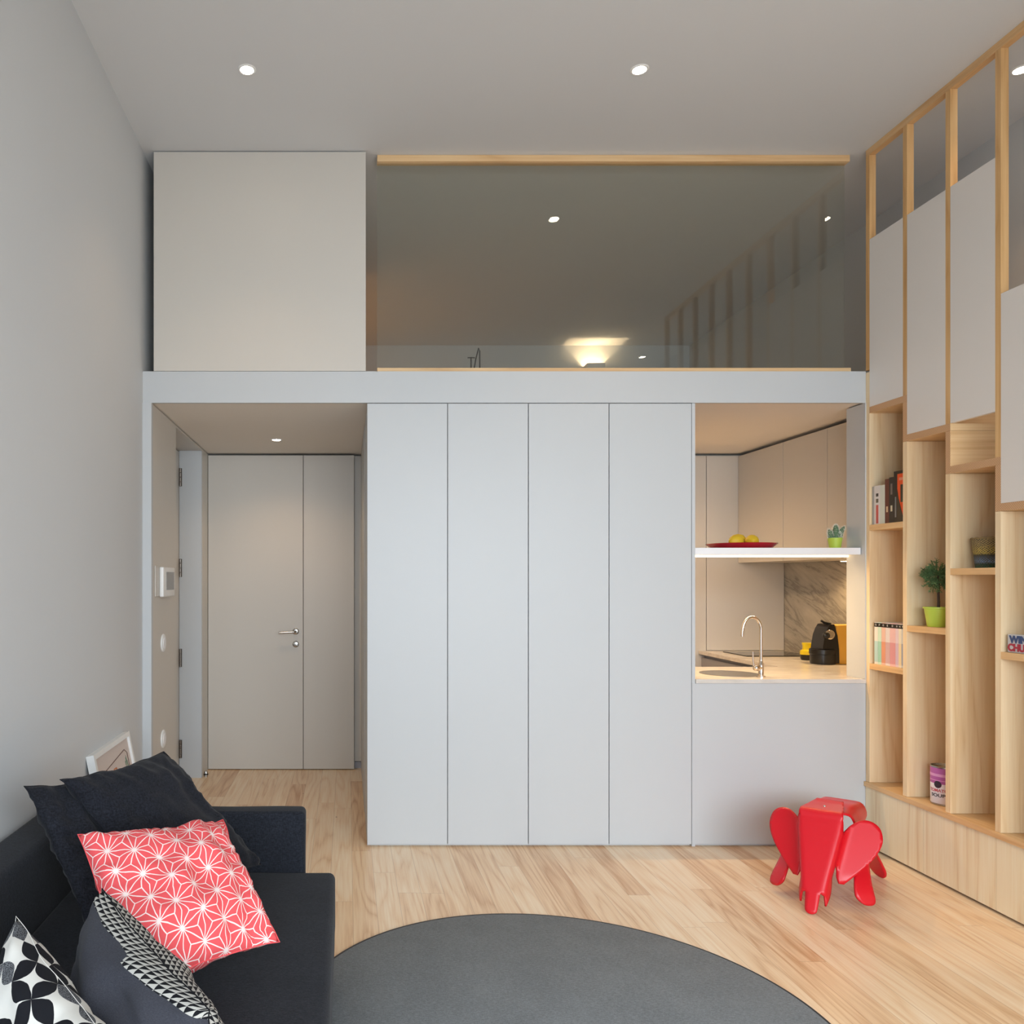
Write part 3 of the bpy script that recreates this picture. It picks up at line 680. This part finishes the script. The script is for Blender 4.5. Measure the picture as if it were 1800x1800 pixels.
pc = [((222, 220, 214), (176, 206, 206), 'pale blue-grey'), ((196, 222, 206), (150, 196, 182), 'sea green'), ((222, 184, 170), (212, 146, 118), 'orange-brown'), ((222, 212, 212), (206, 168, 170), 'dusty rose'),
      ((228, 186, 186), (216, 150, 154), 'strong pink, widest'), ((226, 204, 214), (210, 184, 202), 'pale lilac'), ((236, 226, 204), (236, 214, 172), 'cream'), ((204, 208, 216), (156, 166, 190), 'blue-grey, nearest')]
for i in range(8):
    ya, yb = SX*1430/(px[i]-610), SX*1430/(px[i+1]-610)
    book(ya-0.0006, yb+0.0002, zB, 0.222, 0.16, pc[i][0], pc[i][2]+' paperback spine in the lower shelf row', G2, band='SFOEDHNM'[i], low=pc[i][1])
# tin of soup on the base board, second bay
cn = thing('soup_tin', (2.905, 3.95, 0.3545), 'large purple and white soup tin on the base board of the bookcase', 'tin')
R_ = 0.061; c0 = (2.905, 3.95, 0.3545)
lathe('tin_body', c0, [(R_-0.003, 0.0), (R_, 0.002), (R_, 0.006), (R_-0.002, 0.007), (R_-0.002, 0.179), (R_, 0.181), (R_, 0.185), (R_-0.004, 0.186), (R_-0.005, 0.176), (0, 0.175)], M['steel'], cn, 48)
lathe('label_white', c0, [(R_-0.0015, 0.008), (R_-0.0008, 0.009), (R_-0.0008, 0.102), (R_-0.0015, 0.103)], plain('label_white', (226, 220, 226), 0.5), cn, 96, caps=False)
lathe('label_purple', c0, [(R_-0.0015, 0.103), (R_-0.0008, 0.1035), (R_-0.0008, 0.177), (R_-0.0015, 0.178)], plain('label_purple', (176, 92, 164), 0.5), cn, 96, caps=False)
for zz in ((0.117, 0.120), (0.137, 0.150)): lathe('label_stripe', c0, [(R_-0.0011, zz[0]), (R_-0.0003, zz[0]+0.0005), (R_-0.0003, zz[1]), (R_-0.0011, zz[1]+0.0005)], plain('label_pink', (222, 160, 210), 0.5), cn, 96, caps=False)
def wrap(o, c, r, a0):  # bend flat letters (local y = along, x = out) round the tin
    for v in o.data.vertices:
        a = a0-v.co.y/r; q = v.co.x
        v.co = Vector((c[0]+(r+q)*math.cos(a), c[1]+(r+q)*math.sin(a), c[2]+v.co.z))
for s_, z, wd_, hh, col in (('TOMATO', 0.064, 0.088, 0.015, (196, 70, 80)), ('SOUP', 0.040, 0.066, 0.016, (40, 34, 40))):
    o = text('label_lettering', s_, plain('ink', col, 0.5), None, (0, wd_/2, z), (0, -1, 0), (0, 0, 1), wd_, hh, 0.0003, 0.02)
    o.location = (0, 0, 0)
    # undo origin shift by rebuilding coordinates
    ys_ = [v.co.y for v in o.data.vertices]; zs_ = [v.co.z for v in o.data.vertices]; my = (min(ys_)+max(ys_))/2; mz = min(zs_)
    for v in o.data.vertices: v.co = Vector((v.co.x-0.0, v.co.y-my, v.co.z-mz+z))
    wrap(o, c0, R_-0.0001, PI+0.42)
    o.parent = cn; o.matrix_parent_inverse = Matrix.Translation(-cn.location)
bm = bmesh.new(); n = 24; prev = None
for q in (1.0, 0.75, 0.5, 0.25):
    ring = []
    for i in range(n):
        a = 2*PI*i/n; th = PI+0.42+0.017*q*math.cos(a)/R_; ring.append(bm.verts.new((c0[0]+(R_+0.0002)*math.cos(th), c0[1]+(R_+0.0002)*math.sin(th), c0[2]+0.100+0.017*q*math.sin(a))))
    if prev:
        for i in range(n): bm.faces.new((prev[i], prev[(i+1) % n], ring[(i+1) % n], ring[i]))
    prev = ring
bm.faces.new(prev)
link('label_medallion', bm, plain('medallion', (56, 44, 58), 0.5), cn)
# little tree in a lime pot, second bay shelf
tp = thing('potted_tree', (2.865, 3.95, 1.2142), 'miniature round-headed tree in a lime pot on a bookcase shelf', 'plant')
t0 = Vector((2.868, 3.95, 1.2142))
lathe('pot', t0, [(0, 0), (0.040, 0), (0.043, 0.004), (0.055, 0.088), (0.060, 0.089), (0.060, 0.096), (0.054, 0.096), (0.050, 0.08)], M['lime'], tp)
lathe('soil', t0+Vector((0, 0, 0.079)), [(0, 0.004), (0.0505, 0)], M['soil'], tp)
tube('trunk', [t0+Vector(p) for p in ((0.004, 0, 0.08), (0.006, 0.002, 0.12), (0.003, 0, 0.16), (0.005, -0.002, 0.20), (0.0, 0, 0.25))], [0.0065, 0.006, 0.0055, 0.005, 0.003], M['bark'], tp, 8)
bm = bmesh.new(); cc = t0+Vector((0.0, 0, 0.245))
for i in range(120):
    d = Vector((random.gauss(0, 1), random.gauss(0, 1), random.gauss(0.1, 0.8))).normalized(); L = random.uniform(0.05, 0.088)
    e = cc+d*L; e.z = max(e.z, t0.z+0.17); s0 = cc+d*0.015
    addtube(bm, [s0, (s0+e)/2+Vector((0, 0, 0.004)), e], 0.0012, 4)
    for j in range(24):
        q = s0.lerp(e, random.uniform(0.3, 1.0)); dd = (d+Vector((random.gauss(0, .8), random.gauss(0, .8), random.gauss(0.1, .8)))).normalized(); ln = random.uniform(0.010, 0.020)
        sd = dd.orthogonal().normalized()*0.0020; n2 = dd.cross(sd).normalized()*0.0008
        v = [bm.verts.new(x) for x in (q-sd*0.3, q+dd*ln*0.5-sd+n2, q+dd*ln, q+dd*ln*0.5+sd+n2)]; v2 = bm.verts.new(q+dd*ln*0.5-n2)
        bm.faces.new(v); bm.faces.new((v[0], v[1], v2)); bm.faces.new((v[1], v[2], v2)); bm.faces.new((v[2], v[3], v2)); bm.faces.new((v[3], v[0], v2))
fo = link('foliage', bm, M['leaf'], tp)
# woven basket third bay
bs = thing('woven_basket', (2.925, 3.70, 1.4955), 'small striped woven basket in straw, blue and green on a bookcase shelf', 'basket')
bm = bmesh.new(); pr = []
for i in range(25):
    t = i/24; pr.append((0.054+0.016*t+0.0013*math.sin(i*PI), 0.135*t))
addlathe(bm, (2.925, 3.70, 1.4955), [(0, 0)]+pr+[(0.068, 0.135), (0.052, 0.01), (0, 0.008)], 48)
bmesh.ops.remove_doubles(bm, verts=bm.verts, dist=1e-6)
o = link('basket_wall', bm, M['basket'], None, origin=(2.925, 3.70, 1.4955), smooth=True)
o.parent = bs; o.location = (0, 0, 0)
bm = bmesh.new(); addtube(bm, [(2.925+0.0695*math.cos(a), 3.70+0.0695*math.sin(a), 1.631+0.0012*math.sin(14*a)) for a in [2*PI*i/56 for i in range(56)]], 0.0035, 6, True)
link('basket_rim', bm, plain('rim_straw', (140, 118, 78), 0.8), bs, smooth=True)
# lettered block in the fourth bay
wc = thing('lettered_block', (2.83, 3.35, 1.1335), 'small block with large blue and red letters on a bookcase shelf', 'ornament')
box('block', 2.818, 2.846, 3.240, 3.472, 1.1335, 1.211, plain('block_face', (196, 196, 198), 0.5), wc, 0.003)
text('lettering_upper', 'WINSTON', plain('ink_blue', (44, 70, 120), 0.5), wc, (2.8170, 3.462, 1.1735), (0, -1, 0), (0, 0, 1), 0.205, 0.033, 0.0006, 0.055)
text('lettering_lower', 'CHURCHILL', plain('ink_red', (170, 34, 60), 0.5), wc, (2.8170, 3.468, 1.139), (0, -1, 0), (0, 0, 1), 0.22, 0.033, 0.0006, 0.055)

# ================================================================== RUG
rg = thing('round_rug', (0.688, 2.62, 0), 'large round grey rug with dark bound edge on the pine floor', 'rug')
RR = 0.870
bm = bmesh.new(); addlathe(bm, (0.688, 2.62, 0), [(RR, 0.001), (RR+0.001, 0.006), (RR-0.006, 0.010), (0, 0.010)], 160); bmesh.ops.remove_doubles(bm, verts=bm.verts, dist=1e-6)
autosmooth(link('rug_pile', bm, M['rug'], rg), 40)
tube('rug_binding', [(0.688+(RR+0.0005)*math.cos(2*PI*i/160), 2.62+(RR+0.0005)*math.sin(2*PI*i/160), 0.0055) for i in range(160)], 0.0052, M['bind'], rg, 8, True)

# ================================================================== SOFA
sf = thing('dark_sofa', (-0.55, 1.95, 0), 'low charcoal fabric sofa with a wide seat along the left wall', 'sofa')
def soft(name, x0, x1, y0, y1, z0, z1, bev, mat, parent, puff=0.0):
    bm = bmesh.new(); addbox(bm, x0, x1, y0, y1, z0, z1, bev, 5)
    for ax, a, b in ((0, x0, x1), (1, y0, y1), (2, z0, z1)):
        n = max(2, int((b-a)/0.08))
        for i in range(1, n):
            co = [0, 0, 0]; co[ax] = a+(b-a)*i/n; no = [0, 0, 0]; no[ax] = 1
            bmesh.ops.bisect_plane(bm, geom=bm.verts[:]+bm.edges[:]+bm.faces[:], plane_co=co, plane_no=no)
    for v in bm.verts:
        q = v.co; fx = 1-abs(2*(q.x-x0)/(x1-x0)-1)**2; fy = 1-abs(2*(q.y-y0)/(y1-y0)-1)**4
        if puff and q.z > z1-bev*1.2: v.co.z += puff*fx*fy
        v.co += Vector((noise.noise(q*6), noise.noise(q*6+Vector((9, 0, 0))), noise.noise(q*6+Vector((0, 9, 0)))))*0.002
    return autosmooth(link(name, bm, mat, parent), 60)
soft('seat_cushion', -0.93, -0.042, 0.90, 2.888, 0.20, 0.408, 0.022, M['sofa'], sf, 0.008)
soft('base', -1.07, -0.055, 0.88, 2.93, 0.075, 0.198, 0.015, M['sofa'], sf)
soft('backrest', -1.088, -0.932, 0.88, 2.975, 0.20, 0.632, 0.03, M['sofa'], sf)
soft('armrest', -0.930, -0.150, 2.892, 2.985, 0.20, 0.615, 0.018, M['sofa'], sf)
soft('armrest', -0.930, -0.150, 0.80, 0.898, 0.20, 0.615, 0.018, M['sofa'], sf)
for x in (-1.02, -0.17):
    for y in (0.95, 2.905): lathe('leg', (x, y, 0), [(0.014, 0), (0.02, 0.076)], M['black'], sf, 12)

def sm01(a, b, x):
    t = max(0, min(1, (x-a)/(b-a))); return t*t*(3-2*t)
def pillow(name, TL, TR, BR, BL, th, mf, label, mb=None, n=44, wr=0.006, sr=0.0016, seed=0, pinch=0.07, piping=None, pw=0.42, sag=0.0, band=None):
    TL, TR, BR, BL = map(Vector, (TL, TR, BR, BL)); c = (TL+TR+BR+BL)/4
    nr = ((TR-BL).cross(TL-BR)).normalized()
    rt = thing(name, c, label, 'cushion')
    bm = bmesh.new(); uvl = bm.loops.layers.uv.new('UVMap'); grids = []
    def pos(i, j, side):
        a, b = 2*i/n-1, 2*j/n-1
        a2 = a*(1-pinch*(1-b*b)); b2 = b*(1-pinch*(1-a*a))
        s, t = (a2+1)/2, (b2+1)/2
        p = (BL*(1-s)+BR*s)*(1-t)+(TL*(1-s)+TR*s)*t
        hgt = max(0, (1-a*a)*(1-b*b))**pw*th/2
        q = Vector((s*3+seed, t*3, side))
        hgt *= 1+0.3*noise.noise(q*1.4)
        e = max(abs(a), abs(b)); wrk = wr*(noise.noise(Vector((s*9+seed, t*3.2, 5+side)))+0.6*noise.noise(Vector((s*4, t*12+seed, 9+side))))*(0 if e > 0.999 else 1)
        rad = math.atan2(b, a)*5+seed; wrk += wr*0.9*noise.noise(Vector((math.cos(rad)*2, math.sin(rad)*2, seed+math.hypot(a, b))))*sm01(0.45, 1.0, e)*(0 if e > 0.999 else 1)
        p = p+nr*side*(hgt+wrk*0.8)
        if e > 0.999: p = p+nr*noise.noise(Vector((s*5+seed, t*5, 1)))*wr*1.0
        p.z -= sag*math.sin(PI*s)*t
        return p
    for side in (1, -1):
        g = [[None]*(n+1) for _ in range(n+1)]
        for i in range(n+1):
            for j in range(n+1):
                if side == -1 and (i in (0, n) or j in (0, n)): g[i][j] = grids[0][i][j]
                else: g[i][j] = bm.verts.new(pos(i, j, side))
        grids.append(g)
        LU = (BR-BL).length; LV = (TL-BL).length
        UU = [[0.0]*(n+1) for _ in range(n+1)]; VV = [[0.0]*(n+1) for _ in range(n+1)]
        for i in range(n+1):
            for j in range(n+1):
                if i: UU[i][j] = UU[i-1][j]+(g[i][j].co-g[i-1][j].co).length/LU
                if j: VV[i][j] = VV[i][j-1]+(g[i][j].co-g[i][j-1].co).length/LV
        for i in range(n):
            for j in range(n):
                ids = [(i, j), (i+1, j), (i+1, j+1), (i, j+1)]
                if side == -1: ids.reverse()
                f = bm.faces.new([g[a][b] for a, b in ids]); f.material_index = 1 if side == -1 or (band and j/n > band(i/n)) else 0; f.smooth = True
                for lp, (a, b) in zip(f.loops, ids): lp[uvl].uv = (UU[a][b]-UU[n][b]/2+0.5, VV[a][b]-VV[a][n]/2+0.5)
    edge = [grids[0][i][0].co.copy() for i in range(n)]+[grids[0][n][j].co.copy() for j in range(n)]+[grids[0][n-i][n].co.copy() for i in range(n)]+[grids[0][0][n-j].co.copy() for j in range(n)]
    o = link('cushion_cover', bm, [mf, mb or mf], rt, smooth=True)
    tube('seam', edge, sr, piping or (mb or mf), rt, 6, True)
    return rt
pillow('throw_cushion', (-0.847, 2.40, 0.852), (-0.640, 2.84, 0.842), (-0.295, 2.80, 0.462), (-0.53, 2.36, 0.475), 0.15, M['cushion'], 'large black cushion furthest back, its corner highest above the sofa', seed=3, wr=0.020)
pillow('throw_cushion', (-0.933, 2.35, 0.845), (-0.745, 2.72, 0.80), (-0.50, 2.56, 0.43), (-0.692, 2.20, 0.47), 0.09, M['cushion'], 'large black cushion behind the other, its corner pointing left at the wall', seed=8, wr=0.020)
pillow('throw_cushion', (-0.715, 2.16, 0.765), (-0.372, 2.44, 0.722), (-0.175, 2.11, 0.502), (-0.50, 1.80, 0.500), 0.155, M['stars'], 'coral red cushion with a white star lattice pattern', seed=21, wr=0.016, pinch=0.09)
pillow('throw_cushion', (-0.560, 1.86, 0.735), (-0.262, 1.55, 0.62), (-0.22, 1.50, 0.43), (-0.60, 1.70, 0.43), 0.25, M['velvet'], 'slate grey cushion edged with small black and white triangles', mb=M['tri'], seed=33, wr=0.009, band=lambda s: 0.945 if s < 0.5 else 0.90)
pillow('throw_cushion', (-0.655, 1.61, 0.775), (-0.36, 1.36, 0.63), (-0.36, 1.24, 0.43), (-0.66, 1.42, 0.45), 0.21, M['geo'], 'black and white petal print cushion nearest the camera', seed=44, wr=0.012, sr=0.0008)
pillow('throw_cushion', (-0.93, 1.60, 0.78), (-0.80, 1.30, 0.74), (-0.70, 1.12, 0.43), (-0.86, 1.50, 0.43), 0.12, M['cushion'], 'dark cushion at the lower left edge behind the printed one', seed=51)

# ================================================================== PICTURE FRAME leaning on the left wall
pf = thing('picture_frame', (-1.0, 3.72, 0), 'white framed line drawing standing on the floor against the left wall', 'picture')
import math as _m
lean = 0.2; y0, y1, Hh = 3.44, 4.005, 0.705
ez = Vector((-math.sin(lean), 0, math.cos(lean))); nx = Vector((math.cos(lean), 0, math.sin(lean))); base = Vector((-0.932, 0, 0.008))
def fr(x, y, z): return base+nx*x+Vector((0, y, 0))+ez*z
def frbox(bm, x0, x1, ya, yb, z0, z1):
    r = bmesh.ops.create_cube(bm, size=1.0)
    for v in r['verts']: v.co = fr((x0+x1)/2+v.co.x*(x1-x0), (ya+yb)/2+v.co.y*(yb-ya), (z0+z1)/2+v.co.z*(z1-z0))
bm = bmesh.new(); fw = 0.022
frbox(bm, -0.034, 0, y0, y0+fw, 0, Hh); frbox(bm, -0.034, 0, y1-fw, y1, 0, Hh); frbox(bm, -0.034, 0, y0+fw, y1-fw, 0, fw); frbox(bm, -0.034, 0, y0+fw, y1-fw, Hh-fw, Hh)
link('frame', bm, M['white'], pf)
bm = bmesh.new(); frbox(bm, -0.022, -0.012, y0+fw, y1-fw, fw, Hh-fw); link('print_sheet', bm, plain('print_paper', (214, 200, 192), 0.6), pf)
def line(name, pts, r, mat): tube(name, [fr(-0.0115, y, z) for y, z in pts], r, mat, pf, 5)
ink = plain('drawn_ink', (110, 84, 72), 0.7)
line('drawn_outline', [(3.55, 0.10), (3.53, 0.54), (3.55, 0.60), (3.90, 0.635), (3.935, 0.615), (3.945, 0.30), (3.945, 0.10)], 0.0022, ink)
line('drawn_figure', [(3.68, 0.30), (3.68, 0.54), (3.70, 0.585), (3.735, 0.585), (3.755, 0.54), (3.75, 0.30)], 0.0035, plain('ink_orange', (196, 120, 76), 0.7))
line('drawn_figure', [(3.71, 0.30), (3.705, 0.52), (3.718, 0.55), (3.73, 0.52), (3.728, 0.30)], 0.003, plain('ink_brown', (150, 92, 64), 0.7))
bm = bmesh.new()
for i in range(14): a = i*2.4; r = 0.012+0.001*i; p = fr(-0.0115, 3.90+r*math.cos(a)*0.8, 0.55+r*math.sin(a)*1.6); addtube(bm, [p, p+ez*0.02], 0.002, 4)
link('drawn_plant', bm, plain('ink_green', (110, 130, 110), 0.7), pf)

# ================================================================== ELEPHANT STOOL
def catmull(pts, k=5):
    out = []; n = len(pts)
    for i in range(n):
        p0, p1, p2, p3 = (Vector(pts[(i+j-1) % n][:2]) for j in range(4))
        s1 = len(pts[i]) > 2; s2 = len(pts[(i+1) % n]) > 2      # a third entry marks a sharp corner
        if s1: p0 = p1
        if s2: p3 = p2
        for j in range(k):
            t = j/k; out.append(0.5*((2*p1)+(-p0+p2)*t+(2*p0-5*p1+4*p2-p3)*t*t+(-p0+3*p1-3*p2+p3)*t**3))
    return out
def sheet(poly, fn, step=0.011):
    """triangulated flat pattern with inner grid points, bent through fn"""
    from mathutils.geometry import delaunay_2d_cdt
    P2 = [Vector((p.x, p.y)) for p in poly]; n = len(P2); pts = list(P2)
    def inside(x, y):
        c = False
        for i in range(n):
            a, b = P2[i], P2[(i+1) % n]
            if (a.y > y) != (b.y > y) and x < (b.x-a.x)*(y-a.y)/(b.y-a.y)+a.x: c = not c
        return c
    x0, x1 = min(p.x for p in P2), max(p.x for p in P2); y0, y1 = min(p.y for p in P2), max(p.y for p in P2)
    nx_, ny_ = int((x1-x0)/step), int((y1-y0)/step)
    for i in range(nx_+1):
        for j in range(ny_+1):
            x = x0+(i+0.5)*(x1-x0)/(nx_+1); y = y0+(j+0.5)*(y1-y0)/(ny_+1)
            if inside(x, y) and min((Vector((x, y))-q).length for q in P2) > step*0.7: pts.append(Vector((x, y)))
    vo, _, fo_, _, _, _ = delaunay_2d_cdt(pts, [(i, (i+1) % n) for i in range(n)], [], 0, 1e-6)
    bm = bmesh.new(); vs = [bm.verts.new((*fn(v.x, v.y),)) for v in vo]
    for f in fo_:
        c = sum((vo[i] for i in f), Vector((0, 0)))/len(f)
        if inside(c.x, c.y): bm.faces.new([vs[i] for i in f])
    for v in [v for v in bm.verts if not v.link_faces]: bm.verts.remove(v)
    for f in bm.faces: f.smooth = True
    return bm
def sm(a, b, x):
    t = max(0, min(1, (x-a)/(b-a))); return t*t*(3-2*t)
EH = math.atan2(-0.76, -0.65)       # heading of the elephant
ec = Vector((2.285, 3.84, 0.0))
ex = Vector((math.cos(EH), math.sin(EH), 0)); ey = Vector((-math.sin(EH), math.cos(EH), 0))
def W(x, y, z): return ec+ex*x+ey*y+Vector((0, 0, z))
el = thing('elephant_stool', ec, 'red moulded plastic elephant-shaped stool on the floor beside the bookcase', 'stool')
# body: saddle bent over, with four legs cut out of the sides. flat coords (u along, s across)
def ztop(x): return 0.382-0.035*sm(0.0, -0.28, x)
def body_raw(u, s):
    sg = 1 if s >= 0 else -1; q = abs(s); wt = 0.078+0.012*sm(0.0, 0.2, u)
    y, z, pos, st = 0.0, 0.0, 0.0, 0.004
    while pos < q:
        d = min(st, q-pos); m = pos+d/2
        th = math.radians(69)*sm(wt-0.02, wt+0.035, m)-math.radians(6)*sm(0.30, 0.42, m)
        y += math.cos(th)*d; z -= math.sin(th)*d; pos += d
    # legs curl inward towards the ends of the body (plan view)
    k = sm(0.12, 0.30, q); x, dy, p = 0.0, 0.0, 0.0; au = abs(u); su = 1 if u > 0 else -1
    while p < au:
        d = min(0.004, au-p); m = p+d/2; ph = math.radians(48)*sm(0.03, 0.13, m)*k
        x += math.cos(ph)*d; dy += math.sin(ph)*d; p += d
    return su*x+su*0.115*sm(0.2, 0.45, q), sg*max(0.0, y-dy), ztop(u)+z
half = [(0.150, 0.0, 1), (0.150, 0.070), (0.115, 0.115), (0.105, 0.17), (0.120, 0.23), (0.145, 0.29), (0.170, 0.36), (0.195, 0.42), (0.203, 0.455), (0.185, 0.485), (0.150, 0.487), (0.122, 0.460), (0.098, 0.38), (0.070, 0.30), (0.03, 0.262), (-0.02, 0.252),
        (-0.06, 0.270), (-0.095, 0.33), (-0.118, 0.40), (-0.135, 0.455), (-0.165, 0.482), (-0.205, 0.470), (-0.222, 0.43), (-0.245, 0.33), (-0.245, 0.22), (-0.255, 0.14), (-0.27, 0.09), (-0.28, 0.05), (-0.28, 0.0, 1)]
full = half+[(x[0], -x[1])+tuple(x[2:]) for x in reversed(half[1:-1])]
pl_ = catmull(full, 4); zmin = min(body_raw(p.x, p.y)[2] for p in pl_)
def body(u, s):
    x, y, z = body_raw(u, s)
    if z < 0.2: z = 0.2+(z-0.2)*(0.2-0.004)/(0.2-zmin)
    return W(x, y, z)
def rounded(o, th):
    md = o.modifiers.new('sol', 'SOLIDIFY'); md.thickness = th; md.offset = 0
    for p in o.data.polygons: p.use_smooth = True
o = link('body', sheet(pl_, body), M['red'], el); rounded(o, 0.009)
# head: sloping trunk front, cheeks folded back, ears curling out, strap over the saddle. flat coords (s across, z height)
ZH = 0.378
def head(s, z):
    sg = 1 if s >= 0 else -1; q = abs(s); zc = min(z, ZH)
    w = 0.022+0.064*(zc/ZH)
    e = sm(0.05, 0.15, z); x, y, pos, st = 0.0, 0.0, 0.0, 0.004
    while pos < q:
        d = min(st, q-pos); m = pos+d/2
        th = math.radians(64+20*e)*sm(w-0.014, w+0.020, m)-e*math.radians(66)*sm(w+0.045, w+0.105, m)
        x -= math.sin(th)*d; y += math.cos(th)*d; pos += d
    xf = 0.235+0.215*(1-zc/ZH); zz = z
    if z > ZH and q < 0.10:      # the strap rolls back over the saddle
        r = 0.022; a = (z-ZH)/r; a2 = min(a, PI/2); zz = ZH+r*math.sin(a2); back = r*(1-math.cos(a2))+max(0, a-PI/2)*r
        xf -= back
        if back > 0.17: zz += 0.10*(back-0.17)
    strap = z > ZH and q < 0.10
    return W(xf+(0 if strap else x), s if strap else sg*y, zz)
hh_ = [(0.0, 0.004), (0.020, 0.012), (0.025, 0.035), (0.028, 0.085, 1), (0.046, 0.076, 1), (0.064, 0.034, 1), (0.080, 0.066), (0.093, 0.110), (0.094, 0.150), (0.100, 0.176), (0.113, 0.184), (0.124, 0.168), (0.128, 0.135), (0.136, 0.112, 1), (0.156, 0.110, 1), (0.185, 0.136), (0.228, 0.180), (0.268, 0.230), (0.290, 0.285), (0.280, 0.335), (0.250, 0.362), (0.210, 0.368), (0.172, 0.350), (0.140, 0.322), (0.115, 0.316), (0.095, 0.335, 1), (0.087, 0.375, 1), (0.085, 0.41), (0.060, 0.575), (0.054, 0.606, 1), (0.0, 0.610, 1)]
fullh = hh_+[(-x[0], x[1])+tuple(x[2:]) for x in reversed(hh_[1:-1])]
o = link('head', sheet(catmull(fullh, 4), head), M['red'], el); rounded(o, 0.008)
bm = bmesh.new(); bmesh.ops.create_uvsphere(bm, u_segments=12, v_segments=8, radius=0.006)
bmesh.ops.translate(bm, verts=bm.verts, vec=W(0.15, 0.0, 0.404)); link('rivet', bm, M['steel'], el, smooth=True)
